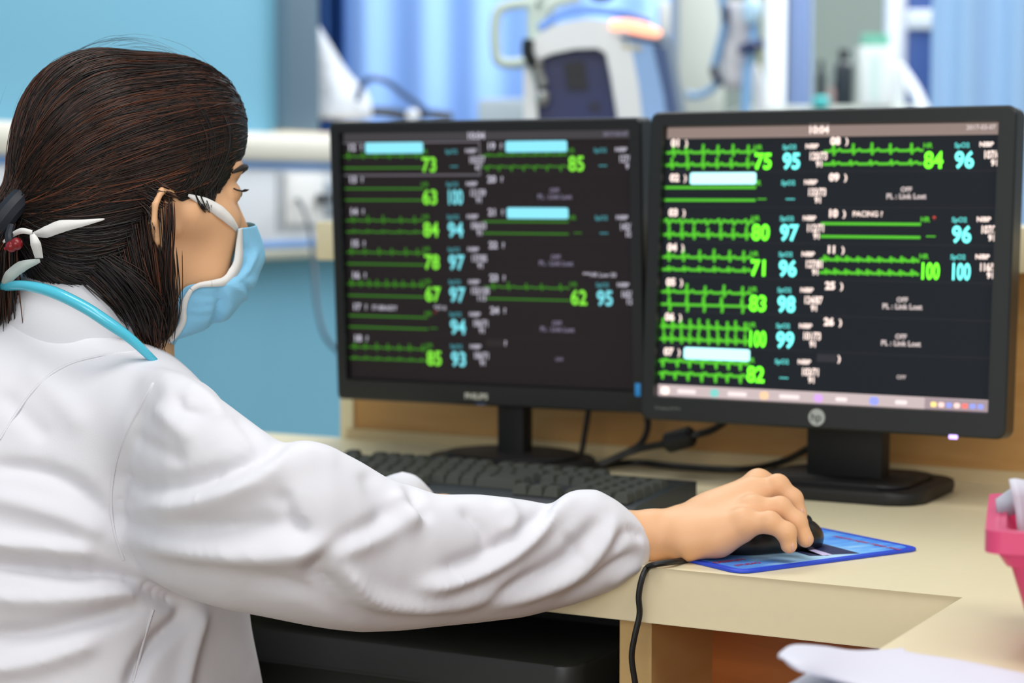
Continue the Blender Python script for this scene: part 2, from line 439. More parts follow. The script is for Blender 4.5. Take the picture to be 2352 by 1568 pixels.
# side shell (hood) : outer arch, with opening for navy bay
hood = [(1212, 128), (1216, 95), (1245, 72), (1290, 52), (1350, 43), (1420, 50), (1438, 62), (1452, 120), (1466, 190), (1478, 290), (1478, 330), (1428, 330), (1422, 290), (1404, 180), (1392, 122), (1372, 110), (1320, 112), (1270, 122), (1240, 134)]
outline_prism(hood, VY, .20).build('hood', M_vw, v)
outline_prism([(1203, 155), (1222, 152), (1232, 200), (1238, 330), (1205, 330), (1203, 230)], VY+.01, .16).build('side_rail', M_vw, v)
bay = outline_prism([(1222, 118), (1398, 105), (1426, 200), (1440, 330), (1226, 330)], VY+.035, .14).build('bay', M_navy, v)
m = outline_prism([(1296, 145), (1342, 140), (1350, 205), (1304, 205)], VY+.028, .01); m.build('bay_port', mat('port_dark', '#151a24', .5), bay)
m = outline_prism([(1350, 238), (1375, 232), (1382, 248), (1356, 254)], VY+.030, .01); m.build('bay_latch', mat('latch_navy', '#081233', .4), bay)
m = MB()
for px, py, r in ((1232, 150, .013), (1238, 172, .011), (1246, 190, .010), (1247, 225, .013)):
    m.sphere(P(px, py, VY-.0), r, (1, 1.3, 1.2), 14)
m.build('gas_connectors', mat('connector_grey', '#8d8f8c', .3, metal=.4), v)
m = MB(); m.tube([P(1214, 92, VY-.01), P(1212, 118, VY-.012), P(1222, 142, VY-.01), P(1232, 150, VY)], .011, 8); m.build('hose_clip', mat('clip_black', '#101518', .4), v)
# display front: receding to the right
DV = .0011
scr = [(1436, 66), (1530, 82), (1546, 96), (1575, 250), (1578, 330), (1480, 330), (1466, 200)]
def recede(pts, d0, k, th):
    m = MB(); a = [m.bm.verts.new(P(x, y, d0+(x-1436)*k)) for x, y in pts]; b = [m.bm.verts.new(P(x, y, d0+(x-1436)*k)+Vector((-.01, th, 0))) for x, y in pts]
    m.bm.faces.new(a); m.bm.faces.new(b[::-1]); n = len(a)
    for i in range(n): m.bm.faces.new((a[i], b[i], b[(i+1) % n], a[(i+1) % n]))
    return m
recede(scr, VY, DV, .12).build('display_housing', mat('housing_grey', '#9fb0c2', .35), v)
d = recede([(1438, 86), (1504, 98), (1532, 250), (1536, 330), (1486, 330), (1470, 230)], VY-.006, DV, .005).build('display', mat('display_glass', '#8fb0d8', .15, emit='#84a6d2', es=.35), v)
recede([(1437, 82), (1520, 96), (1521, 103), (1438, 90)], VY-.010, DV, .006).build('display_header', mat('header_navy', '#26416e', .3), d)
recede([(1440, 100), (1472, 104), (1476, 117), (1444, 115)], VY-.010, DV, .004).build('display_badge', mat('badge_cream', '#d8d2b8', .4), d)
recede([(1500, 104), (1530, 110), (1556, 250), (1560, 330), (1540, 330), (1526, 220)], VY-.008, DV, .005).build('display_side_bar', mat('sidebar_blue', '#5a6f9c', .3), d)
# top alarm light, glowing orange
m = MB(); m.tube([P(1402, 57, VY+.0), P(1440, 60, VY+.01), P(1480, 68, VY+.05), P(1512, 77, VY+.08)], [.009, .013, .013, .008], 12)
m.build('alarm_light', mat('alarm_glow', '#ff9a78', .4, emit=(1.0, .42, .26), es=1.6), v)
m = MB(); m.tube([P(1240, 66, VY+.05), P(1285, 34, VY+.06), P(1340, 22, VY+.06), P(1430, 32, VY+.06), P(1490, 48, VY+.1)], .008, 10)
m.build('top_hose', mat('hose_blue', '#5b86cc', .3), v)
m = MB(); m.box((vc.x, VY+.1, .62), (.06, .06, 1.06)); m.build('stand_pole', M_offw, v)
m = MB(); m.box((vc.x, VY+.1, .09), (.38, .34, .05), None, .02)
for sx in (-1, 1):
    for sy in (-1, 1): m.tube([(vc.x+sx*.15, VY+.1+sy*.13-.015, .033), (vc.x+sx*.15, VY+.1+sy*.13+.015, .033)], .033, 14)
m.build('stand_base', M_offw, v)
m = MB(); m.box((P(1385, 330, VY+.09).x, VY+.1, 1.165), (.25, .17, .05), None, .01); m.build('shelf', M_offw, v)

# support arm loop left of ventilator
a = empty('equipment_stand', (gx(1185, 3.95), 3.95, 0)); tag(a, 'pale green grey equipment stand with a rounded rectangular handle loop left of the ventilator', 'stand')
M_arm = mat('arm_green_grey', '#b4c2b8', .4)
m = MB(); m.tube([P(x, y, 3.95) for x, y in ((1215, 8), (1170, 12), (1144, 26), (1137, 60), (1138, 110), (1146, 140), (1175, 146), (1212, 138), (1224, 110), (1222, 60), (1222, 20))], .0105, 12, closed=True); m.build('handle_loop', M_arm, a)
m = MB(); m.tube([P(1225, 10, 3.96), P(1240, -60, 3.97), P(1262, -200, 3.97)], .02, 12)
m.tube([P(1226, 100, 3.96), P(1232, 50, 3.96), P(1262, 10, 3.97), P(1330, -10, 3.98)], .014, 10); m.build('arm_tube', M_arm, a)
m = MB(); m.tube([(P(1262, 0, 4.0).x, 4.25, .03), (P(1262, 0, 4.0).x, 4.25, 1.75)], .018, 12); m.tube([P(1262, -200, 3.97), P(1262, -190, 4.26)], .016, 12); m.build('pole', M_arm, a)
m = MB(); m.lathe([(.13, .0), (.13, .02), (.03, .04)], 24, (P(1262, 0, 4.0).x, 4.25, 0)); m.build('foot', M_arm, a)
m = MB(); m.sphere(P(1382, -8, 4.4), .013, (2, 1, 1)); m.tube([P(1382, -8, 4.4), P(1382, -240, 4.4)], .004)
tag(m.build('hanging_clip', mat('clip_black', '#101518', .4)), 'small black clip hanging above the ventilator', 'clip')

# ------------------------------------------------------------------ things right of ventilator, in front of the grey green wall
def rbox(name, x0, y0, x1, y1, dep, th, m_, label=None, cat=None, bev=.006, parent=None, kind=None):
    a_, b_ = P(x0, y0, dep), P(x1, y1, dep); m = MB(); m.box(((a_.x+b_.x)/2, dep+th/2, (a_.z+b_.z)/2), (abs(b_.x-a_.x), th, abs(a_.z-b_.z)), None, bev)
    o = m.build(name, m_, parent)
    if label: tag(o, label, cat)
    if kind: tag(o, kind=kind)
    return o
M_post = mat('post_white', '#dfe3ea', .45)
for i, (x0, x1, dep, nm) in enumerate(((1758, 1802, 5.6, 'trim_2'), (2036, 2086, 5.6, 'trim_3'))):
    a_, b_ = P(x0, 0, dep), P(x1, 0, dep); m = MB(); m.box(((a_.x+b_.x)/2, dep, 1.25), (b_.x-a_.x, .07, 2.5), None, .012)
    tag(m.build(nm, M_post), kind='structure')
# curtain-like navy board with grey crossbar
n_ = empty('notice_board', (gx(2120, 5.5), 5.5, 0)); tag(n_, 'tall navy blue board with a grey crossbar beside the light blue curtain', 'board')
rbox('board', 2088, -120, 2150, 330, 5.5, .03, mat('navy_board', '#24427c', .5), parent=n_)
rbox('crossbar', 2084, 22, 2152, 66, 5.485, .03, mat('crossbar_grey', '#b7c0c8', .4), parent=n_)
m = MB()
for sx in (2095, 2143): m.box((gx(sx, 5.51), 5.52, .55), (.02, .03, 1.1))
m.build('leg', M_offw, n_)
m = MB(); m.tube([P(2062, 150, 5.4), P(2082, 178, 5.4), P(2105, 215, 5.4), P(2125, 262, 5.4)], .014, 8); tag(m.build('support_strut', M_post), 'white diagonal strut leaning across the foot of the navy board', 'strut')
# counter carrying bottles
cz = P(1950, 246, 5.2).z
c_ = empty('counter', (gx(1900, 5.3), 5.3, 0)); tag(c_, 'pale counter behind the right monitor carrying bottles and a box', 'counter')
m = MB(); m.box((gx(1930, 5.3), 5.3, cz-.02), (.55, .36, .04), None, .005); m.build('counter_top', mat('counter_top', '#c9cfc4', .4), c_)
m = MB(); m.box((gx(1930, 5.3), 5.34, (cz-.04)/2), (.50, .26, cz-.04)); m.build('body', M_offw, c_)
def bottle(px, pw, ptop, col, label, cap='#101418', dep=5.2, nm='bottle'):
    e = empty(nm, (gx(px, dep), dep, cz)); r = pw/2/FPX*dep; H = P(px, ptop, dep).z-cz
    m = MB(); m.lathe([(r*.95, 0), (r, .006), (r, H*.66), (r*.8, H*.74), (r*.45, H*.8), (r*.45, H*.84)], 20); o = m.build('body', mat('b_'+col, col, .25), e, local=True)
    m = MB(); m.lathe([(r*.55, H*.84), (r*.55, H*.98), (r*.4, H)], 16); m.build('cap', mat('b_'+cap, cap, .4), e, local=True)
    return tag(e, label, 'bottle')
bottle(1883, 22, 138, '#20262a', 'slim black bottle on the counter, left of the larger black bottle')
bottle(1935, 44, 112, '#16222a', 'larger dark bottle on the counter beside the white canister')
bottle(1908, 18, 190, '#a88f8c', 'short dusky pink bottle between the two black bottles', '#8f8f90')
m = MB(); m.lathe([(.018, 0), (.022, .006), (.022, .02), (.015, .028)], 16, (gx(1884, 5.1), 5.1, P(1884, 246, 5.1).z-.002)); tag(m.build('cup', mat('cup_teal', '#35b5b5', .4)), 'tiny teal cup just above the right monitor top edge', 'cup')
k_ = empty('canister', (gx(2005, 5.15), 5.15, cz)); tag(k_, 'white canister with a green lid standing on the counter', 'canister')
m = MB(); m.prism(rounded(.083, .08, .012), 0, P(0, 108, 5.15).z-cz, .004); m.build('body', mat('canister_white', '#e6ebe8', .4), k_, local=True)
m = MB(); m.prism(rounded(.066, .07, .012), P(0, 108, 5.15).z-cz, P(0, 80, 5.15).z-cz, .005); m.build('lid', mat('lid_green', '#6fb89c', .4), k_, local=True)
m = MB(); m.box((-.006, -.041, .07), (.022, .003, .11)); m.build('green_label', mat('label_green', '#cfe4da', .5), k_, local=True)
rbox('carton', 2030, 150, 2078, 250, 5.25, .1, mat('carton_grey', '#bfc3c6', .5), 'light grey carton on the counter behind the canister', 'carton')
# drip stand with hoses
iv = empty('drip_stand', (gx(1690, 4.9), 4.9, 0)); tag(iv, 'drip stand hung with a clear bag and blue breathing hoses right of the ventilator', 'drip stand')
m = MB(); m.tube([(gx(1745, 4.9), 4.9, .03), (gx(1745, 4.9), 4.9, 2.1)], .008, 10); m.build('pole', mat('pole_olive', '#a8a878', .3, metal=.3), iv)
m = MB(); m.lathe([(.2, 0), (.2, .03), (.03, .05)], 20, (gx(1745, 4.9), 4.9, 0)); m.build('base', M_offw, iv)
M_hose = mat('hose_sky', '#7fb0de', .3)
m = MB(); m.tube([P(1655, -20, 4.8), P(1664, 50, 4.8), P(1652, 110, 4.8), P(1640, 160, 4.8), P(1648, 186, 4.8)], .009, 10); m.tube([P(1576, 216, 4.8), P(1600, 220, 4.8), P(1630, 208, 4.8), P(1650, 188, 4.8)], .009, 10); m.build('hose', mat('hose_steel_blue', '#6f9cc8', .3), iv)
m = MB(); m.tube([P(1735, 40, 4.78), P(1728, 110, 4.78), P(1718, 150, 4.78), P(1712, 260, 4.78), P(1710, 330, 4.78)], .011, 10); m.build('hose', M_hose, iv)
m = MB(); m.sphere(P(1668, 32, 4.76), .011, (.8, 1, 2.2)); m.build('hose_joint', mat('joint_dark', '#2a2f48', .4), iv)
m = MB(); m.tube([P(1640, 152, 4.76), P(1643, 172, 4.76), P(1658, 196, 4.76)], [.010, .011, .006], 10); m.build('hose_joint', mat('joint_dark', '#2a2f48', .4), iv)
m = MB(); m.tube([P(1695, 118, 4.75), P(1722, 108, 4.75), P(1752, 98, 4.75)], [.008, .014, .012], 10); m.sphere(P(1728, 108, 4.74), .016); m.build('clamp', mat('clamp_navy', '#1b2f5c', .4), iv)
m = MB(); m.grid([[P(1660+70*s_+12*t_*(1-2*s_), 5+200*t_, 4.82+.012*math.sin(s_*6+t_*4)) for s_ in np.linspace(0, 1, 8)] for t_ in np.linspace(0, 1, 10)])
o = m.build('bag', mat('bag_clear', '#c9c8cc', .3), iv); o.modifiers.new('s', 'SOLIDIFY').thickness = .02
m = MB(); m.sphere(P(1727, 25, 4.76), .026, (.9, .8, 1.3)); m.build('nebuliser', mat('neb_blue', '#b8dcf4', .15), iv)
m = MB(); m.tube([P(1726, 150, 4.84), P(1742, 200, 4.84), P(1750, 260, 4.84), P(1756, 330, 4.84)], .016, 8, flat=.5); m.build('white_tube', M_white, iv)
rbox('supply_cabinet', 1560, -200, 1662, 330, 5.35, .3, mat('cabinet_grey_green', '#b7bdb6', .5), 'pale grey green supply cabinet behind the drip stand', 'cabinet')
rbox('wall_dispenser', 1516, 0, 1580, 78, 6.0, .15, mat('dispenser_white', '#cfd0c8', .5), 'off white dispenser hanging beside the blue curtain above the ventilator', 'dispenser')

# ------------------------------------------------------------------ desk
DZ = .75
F0 = PZ(1480, 1300, DZ)                       # on the front edge
def dk(s_, t_, z): q = F0+BD*s_+AD*t_; return Vector((q.x, q.y, z))
s_c = (PZ(2220, 1370, DZ)-F0).dot(BD)         # inner corner of the L
Q0 = Vector((-.2, 2.72, 0)); t_b = (Q0-F0).dot(AD); s_l = (P(812, 1000, 2.72)-F0).dot(BD)-.01
dsk = empty('desk', dk(0, .3, 0), YAW); tag(dsk, 'cream laminate L shaped desk under both monitors', 'desk')
def prism_st(pts, z0, z1, bevel=0):
    m = MB(); m.prism([(dk(s_, t_, 0).x, dk(s_, t_, 0).y) for s_, t_ in pts], z0, z1, bevel); return m
prism_st([(-.95, 0), (s_c, 0), (s_c, -1.1), (1.6, -1.1), (1.6, t_b), (-.95, t_b)], DZ-.05, DZ, .0022).build('worktop', M_cream, dsk)
s_p0 = (P(1425, 1500, F0.y+.03)-F0).dot(BD); s_p1 = (P(1465, 1500, F0.y)-F0).dot(BD)
prism_st([(s_p0-.002, .02), (s_p1+.003, .02), (s_p1+.003, .55), (s_p0-.002, .55)], 0, DZ-.05).build('side_panel', wood('panel_edge_wood', '#c9a76c', '#d0b078'), dsk)
prism_st([(s_p1, .16), (s_c+.4, .16), (s_c+.4, .18), (s_p1, .18)], 0, DZ-.05).build('back_panel', M_brown, dsk)
prism_st([(s_c-.01, -1.05), (s_c+.01, -1.05), (s_c+.01, .15), (s_c-.01, .15)], 0, DZ-.05).build('side_panel', M_brown, dsk)
prism_st([(-.95, .2), (s_p0, .2), (s_p0, .22), (-.95, .22)], 0, DZ-.05).build('back_panel', M_blk2, dsk)
# partition behind the monitors
pt = empty('desk_partition', dk(0, t_b, 0), YAW); tag(pt, 'wooden desk partition with a thick cream cap running behind the two monitors', 'partition')
tb = t_b
prism_st([(s_l, tb), (1.6, tb), (1.6, tb+.04), (s_l, tb+.04)], 0, .99).build('panel', M_panel, pt)
prism_st([(s_l-.012, tb-.004), (s_l+.008, tb-.004), (s_l+.008, tb+.044), (s_l-.012, tb+.044)], 0, .99).build('end_edge', M_cream, pt)
s_cap = (P(733, 550, 2.7)-F0).dot(BD)
prism_st([(s_cap, tb-.05), (1.6, tb-.05), (1.6, tb+.14), (s_cap, tb+.14)], .99, 1.041, .003).build('cap', M_cream, pt)
prism_st([(.56, tb-.012), (1.6, tb-.012), (1.6, tb), (.56, tb)], .84, .93).build('raceway', mat('raceway_beige', '#b9ad8e', .5), pt)
prism_st([(.42, tb-.012), (1.6, tb-.012), (1.6, tb), (.42, tb)], .75, .792).build('plinth', mat('plinth_grey_green', '#8e9484', .5), pt)
prism_st([(s_l, tb-.008), (.42, tb-.008), (.42, tb), (s_l, tb)], .75, .764).build('skirting', mat('skirting_beige', '#c9b288', .5), pt)
# ================================================================== screens
def text_polys(txt, size, bold=0.0, align='CENTER'):
    c = bpy.data.curves.new('t', 'FONT'); c.body = txt; c.size = size; c.align_x = align; c.align_y = 'CENTER'; c.offset = bold; c.resolution_u = 3
    o = bpy.data.objects.new('t', c); COL.objects.link(o); bpy.context.view_layer.update()
    me = bpy.data.meshes.new_from_object(o); V = [v.co.copy() for v in me.vertices]; F = [tuple(p.vertices) for p in me.polygons]
    bpy.data.objects.remove(o); bpy.data.curves.remove(c); bpy.data.meshes.remove(me); return V, F
_tc = {}
class Screen:
    """graphics drawn on a screen; u,v in 0..1 (v down), on the plane y=0, facing -y"""
    def __init__(s, W, H): s.W, s.H = W, H; s.bm = bmesh.new(); s.mats = []; s.lv = 0
    def mi(s, m):
        if m not in s.mats: s.mats.append(m)
        return s.mats.index(m)
    def xy(s, u, v, l): return Vector(((u-.5)*s.W, -.00008*l, (.5-v)*s.H))
    def rect(s, u0, v0, u1, v1, m, l=1, r=0):
        if r:
            pts = rounded((u1-u0)*s.W, (v1-v0)*s.H, r*s.H, 3, ((u0+u1)/2-.5)*s.W, (.5-(v0+v1)/2)*s.H)
            f = s.bm.faces.new([s.bm.verts.new((x, -.00008*l, z)) for x, z in pts])
        else: f = s.bm.faces.new([s.bm.verts.new(s.xy(*p, l)) for p in ((u0, v1), (u1, v1), (u1, v0), (u0, v0))])
        f.material_index = s.mi(m)
    def line(s, pts, wd, m, l=2):
        i = s.mi(m); q = [s.xy(u, v, l) for u, v in pts]; h = wd*s.H/2
        for a, b in zip(q, q[1:]):
            d = (b-a); L = d.length
            if L < 1e-7: continue
            d /= L; n = Vector((-d.z, 0, d.x))*h; e = d*h*.6
            f = s.bm.faces.new([s.bm.verts.new(p) for p in (a-n-e, b-n+e, b+n+e, a+n-e)]); f.material_index = i
    def text(s, t, u, v, size, m, bold=0, l=3, sx=1, align='CENTER'):
        k = (t, align, round(bold, 3))
        if k not in _tc: _tc[k] = text_polys(t, 1, bold, align)
        V, F = _tc[k]; i = s.mi(m); o = s.xy(u, v, l); z = size*s.H*1.37
        vs = [s.bm.verts.new((o.x+p.x*z*sx, o.y, o.z+p.y*z)) for p in V]
        for f in F:
            try: g = s.bm.faces.new([vs[j] for j in f]); g.material_index = i
            except ValueError: pass
    def build(s, name, parent):
        me = bpy.data.meshes.new(name); s.bm.to_mesh(me); s.bm.free()
        return mesh_obj(name, me, parent, s.mats, local=True)
def glow(name, col, es, rough=.35): return mat(name, (.01, .01, .01), rough, emit=col, es=es, spec=.12)
def trace(kind, n=12, rng=None):
    """ECG-like line over 0..1, heights in units of the lane"""
    pts = [(0, 0)]
    if kind == 'flat': return [(0, .0), (1, 0)]
    for i in range(n):
        x = (i+.45+rng.uniform(-.08, .08))/n; a = 1+rng.uniform(-.15, .15); w_ = .4/n
        if kind == 'spike': pts += [(x-w_*.5, 0), (x-w_*.3, .12*a), (x-w_*.15, 0), (x-.004, 0), (x, 1*a), (x+.006, -.45*a), (x+.012, 0), (x+w_*.5, .05), (x+w_*.8, .25*a), (x+w_*1.1, 0)]
        if kind == 'soft': pts += [(x-w_*.3, 0), (x, .45*a), (x+.006, -.12), (x+.014, 0), (x+w_*.7, .22*a), (x+w_*1.05, 0)]
        if kind == 'down': pts += [(x-w_*.3, .1), (x, -.75*a), (x+.008, .3), (x+.02, .1), (x+w_*.7, .3*a), (x+w_*1.05, .05)]
        if kind == 'wave': pts += [(x-w_, .1), (x-w_*.3, .4*a), (x, -.3*a), (x+w_*.6, .3*a)]
        if kind == 'box': pts += [(x-.01, 0), (x, 1.1*a), (x+.01, 0), (x+.011, -.9), (x+.02, 0)]
    return pts+[(1, 0)]
def draw_screen(W, H, C, left, right, taskbar, bright, seed, wave_w):
    s = Screen(W, H); rng = random.Random(seed)
    s.rect(0, 0, 1, 1, C['bg'], 0)
    s.rect(0, 0, 1, .036 if not taskbar else .045, C['bar'], 1)
    s.text('10:04', .475, .021, .026, C['white'], .03, 3); s.text('2017-03-07', .945, .020, .016, C['dim'], .02, 3)
    rh = .1287; top = .045; BN = .03 if bright else .025; bs = .03 if bright else .02
    def lanes(u0, u1, v0, k1, k2, n):
        for dv, k in ((.052, k1), (.098, k2)):
            q = trace(k, n, rng); amp = .026 if bright else .018
            s.line([(u0+(u1-u0)*x, v0+dv-amp*y) for x, y in q], wave_w, C['wave'], 2)
    for col, rows in ((0, left), (1, right)):
        x0 = .02 if col == 0 else .515; off = -.005 if bright else 0
        for i, r in enumerate(rows):
            v0 = top+rh*i; bed = r.get('bed')
            if i: s.rect(0 if col == 0 else .49, v0-.006, .485 if col == 0 else 1, v0-.0045, C['rule'], 1)
            if bed: s.text(bed, x0+.012, v0+.017, .027, C['white'], bs*1.5, 4)
            else: s.rect(x0-.02, v0+.003, x0+.04, v0+.03, C['rule'], 1)
            s.text('?' if not bright else ')', x0+.047, v0+.017, .021, C['white'], bs*1.5, 4)
            if r.get('name'): s.rect(x0+.062, v0-.003, x0+.27, v0+.040, C['name'], 5, .008)
            if r.get('label'): s.text(r['label'], x0+.115, v0+.018, .019, C['white'], .015, 5)
            if r.get('msg'):
                s.text('OFF', .74, v0+.060, .017, C['dim'], bs, 3); s.text('PL : Link Lost', .74, v0+.084, .019, C['dim'], bs, 3); continue
            if r.get('off'): s.text('OFF', .745, v0+.073, .014, C['dim'], .01, 3); continue
            u0 = x0-.02; u1 = x0+.268
            lanes(u0, u1, v0, r.get('k1', 'spike'), r.get('k2', 'soft'), r.get('n', 6))
            nx = x0+(.29 if col == 0 else .30); cx_ = nx+.087; wx = cx_+.07
            s.text('HR', nx-.018, v0+.036, .018, C['wave'], .03, 3)
            if r.get('red'): s.text('*', nx+.008, v0+.036, .02, C['red'], .03, 4)
            g = r.get('hr')
            if g: s.text(g, nx, v0+.089, .058, C['green'], BN, 4, .86 if len(g) < 3 else .60)
            else: s.text('---', nx, v0+.091, .026, C['wave'], .02, 3)
            s.text('SpO2', cx_-.008, v0+.036, .017, C['cyan2'], bs, 3)
            g = r.get('o2')
            if g: s.text(g, cx_, v0+.089, .058, C['cyan'], BN, 4, .86 if len(g) < 3 else .60)
            else: s.text('---', cx_, v0+.091, .026, C['cyan2'], .02, 3)
            s.text('NIBP', wx-.01, v0+.034, .017, C['white'], bs, 3)
            s.text(r.get('bp', '120/80'), wx+.01, v0+.070, .027, C['white'], bs, 3, .68); s.text(r.get('mp', '91'), wx+.015, v0+.098, .022, C['white'], bs, 3, .9)
    if not taskbar:
        for a_, b_ in (((0, .043), (.487, .043)), ((.487, .043), (.487, .172)), ((0, .172), (.487, .172))): s.line([a_, b_], .006, C['frame'], 3)
        s.text('***HR Low 50', .885, top+rh*4-.003, .017, C['white'], .01, 4); s.text('*ST-II', .335, top+rh*5+.012, .017, C['white'], .01, 4)
    else:
        s.rect(0, .955, 1, 1.0, C['task'], 6); s.rect(.815, .957, 1, 1.0, C['tray'], 7)
        for u_, c_ in ((.012, 'white'), (.17, 'ic1'), (.325, 'ic2'), (.49, 'ic3'), (.655, 'ic4')): s.rect(u_, .963, u_+.028, .992, C[c_], 8, .012)
        for u_, w_ in ((.065, .06), (.225, .06), (.385, .062), (.555, .035), (.73, .035)): s.rect(u_, .970, u_+w_, .985, C['tasktext'], 8, .006)
        for k, c_ in enumerate(('ic5', 'ic6', 'ic4', 'ic6', 'ic7', 'ic4', 'ic4')): s.rect(.832+k*.022, .970, .849+k*.022, .988, C[c_], 8, .006)
    return s
def pal(pre, k, d):
    return {n: glow(pre+n, c, e*k) for n, (c, e) in d.items()}
CL = pal('left_', 1, dict(bg=((.010, .0065, .0075), 1), bar=('#4a474b', .8), rule=('#2b2526', .8), white=('#d6d2e2', .85), dim=('#8d86a0', .8), name=('#8fecff', 1.0), wave=('#3f8a1c', .8), green=('#84ec3c', 1.05),
     cyan=('#7fe6f2', 1.0), cyan2=('#4fa9b4', .8), red=('#c04a38', .8), frame=('#77737c', .8)))
CR = pal('right_', 1, dict(bg=((.0045, .0075, .012), 1), bar=('#93817a', 1.0), rule=('#34333a', .8), white=('#fbe4da', 1.5), dim=('#d6c6c4', 1.1), name=('#b4fbff', 1.7), wave=('#55c22a', 1.15), green=('#68ff28', 2.2),
     cyan=('#70f4ee', 1.9), cyan2=('#5fd4cf', 1.15), red=('#ff5a48', 1.2), frame=('#777777', 1), task=('#cfbcbc', 1.0), tray=('#a9969c', 1.0), tasktext=('#f6e8e6', 1.1), ic1=('#7fd0c8', 1.1), ic2=('#f2c8a0', 1.2),
     ic3=('#d8a8ec', 1.1), ic4=('#9aa4f6', 1.1), ic5=('#ffe08a', 1.3), ic6=('#ffd8d0', 1.2), ic7=('#ff8078', 1.1)))
M_hp = mat('bezel_graphite', '#131615', .42, bump=.1, bscale=900, dist=.0002)
def monitor(pos, yaw, tilt, W, H, bl, br, bt, bb, rad, screen, foot, label, brand):
    r = empty('monitor', (pos.x, pos.y, DZ), yaw); tag(r, label, 'monitor')
    z0 = pos.z-DZ
    T = Matrix.Translation((0, 0, z0)) @ Matrix.Rotation(tilt, 4, 'X')
    OW, OH = W+bl+br, H+bt+bb; cx_, cz_ = (br-bl)/2, (bt-bb)/2
    # bezel ring
    m = MB(); o_ = rounded(OW, OH, rad, 5, cx_, cz_); i_ = rounded(W, H, .0015, 5, 0, 0)
    i2 = rounded(W-.003, H-.003, .0010, 5, 0, 0)
    A = [m.bm.verts.new((x, -.010, z)) for x, z in rounded(OW-.004, OH-.004, rad, 5, cx_, cz_)]; B = [m.bm.verts.new((x, -.010, z)) for x, z in i_]; Cc = [m.bm.verts.new((x, .002, z)) for x, z in i2]
    D = [m.bm.verts.new((x, -.008, z)) for x, z in o_]; E_ = [m.bm.verts.new((x, .022, z)) for x, z in o_]
    n = len(A)
    for X, Y in ((B, A), (Cc, B), (A, D), (D, E_)):
        for k in range(n): m.bm.faces.new((X[k], X[(k+1) % n], Y[(k+1) % n], Y[k]))
    m.bm.faces.new(E_); m.move(T); m.build('bezel', M_hp if brand == 'r' else M_blk, r, local=True)
    # rear housing
    m = MB(); m.box((cx_, .035, cz_), (OW*.86, .04, OH*.82), None, .015); m.box((cx_, .06, cz_-.01), (OW*.45, .04, OH*.5), None, .012); m.move(T); m.build('rear_housing', M_blk, r, local=True)
    so = screen.build('screen', r); so.data.transform(T)
    # stand
    m = MB(); top = z0-.05
    m.box((foot['cx'], foot['cy']+.0, top/2+.012), (foot['w'], .03, top+.02), None, .005); m.build('stand_neck', M_blk2, r, local=True)
    m = MB()
    if foot['round']:
        pr = [(foot['rx']*math.cos(a)+foot['cx'], foot['ry']*math.sin(a)+foot['cy']-.01) for a in np.linspace(0, 2*math.pi, 40)[:-1]]
    else: pr = rounded(foot['rx']*2, foot['ry']*2, .035, 6, foot['cx'], foot['cy'])
    m.prism(pr, 0.0005, .014, .004); m.prism([(foot['cx']+(x-foot['cx'])*.8, foot['cy']+(y-foot['cy'])*.8) for x, y in pr], .014, .019, .003); m.build('stand_base', M_blk2, r, local=True)
    def mark(t, u, z, size, m_, bold=0, y=-.0103):
        V, F = text_polys(t, 1, bold); bm = bmesh.new(); vs = [bm.verts.new((u+p.x*size, y, z+p.y*size)) for p in V]
        for f in F:
            try: bm.faces.new([vs[j] for j in f])
            except ValueError: pass
        me = bpy.data.meshes.new('logo'); bm.to_mesh(me); bm.free(); me.transform(T)
        return mesh_obj('logo', me, r, [m_], local=True)
    M_logo = mat('logo_silver', '#c2c0b2', .35)
    if brand == 'l':
        mark('PHILIPS', -.012, -H/2-.0135, .0095, M_logo, .03)
        m = MB(); m.box((W/2+.006, -.0105, -H/2+.003), (.007, .001, .015), None, .0004); m.move(T); m.build('sticker', mat('sticker_blue', '#2f95e0', .4), r, local=True)
        m = MB(); m.box((-.006, -.0104, -H/2-.0225), (.012, .001, .002)); m.move(T); m.build('power_light', mat('light_dim', '#3c4a68', .3), r, local=True)
    else:
        m = MB(); m.tube([(.0+.004, -.0098, -H/2-.0135), (.004, -.0110, -H/2-.0135)], .0092, 28, smooth=False); m.move(T); m.build('logo_badge', mat('badge_silver', '#a9ada6', .3, metal=.3), r, local=True)
        mark('hp', .0035, -H/2-.0135, .0125, mat('logo_dark', '#30383a', .4), .01, -.0112)
        mark('Compaq LE1911', -.170, -H/2-.0125, .0048, mat('text_dim', '#6e756c', .4))
        m = MB(); m.box((.153, -.0105, -H/2-.026), (.0095, .002, .0045), None, .001, 2); m.move(T); m.build('power_light', mat('light_violet', '#b9a0ff', .3, emit='#c7a8ff', es=1.6), r, local=True)
    return r
Lrows = [dict(bed='12', name=1, hr='73', bp='102/57', mp='67', k2='flat'), dict(bed='13', hr='63', o2='100', bp='121/59', k1='flat', k2='flat'), dict(bed='14', hr='84', o2='94', bp='106/63', k1='spike', k2='soft', n=5),
         dict(bed='15', hr='78', o2='97', bp='137/85', k2='flat'), dict(bed='16', hr='67', o2='97', bp='155/100', mp='113', n=9, k2='flat'), dict(bed='17', label='IT-BRADY', o2='94', red=1, bp='106/71', k1='flat', k2='flat'), dict(bed='18', hr='85', o2='93', bp='106/71', n=7)]
Lr2 = [dict(bed='19', name=1, hr='85', bp='127/67', n=7, k1='soft', k2='down'), dict(bed='20', msg=1), dict(bed='21', name=1, bp='142/86', mp='101', k1='flat', k2='flat'), dict(bed='22', msg=1), dict(bed='23', hr='62', o2='95', bp='165/97', mp='123', n=5, k2='flat'), dict(bed='24', msg=1), dict(off=1)]
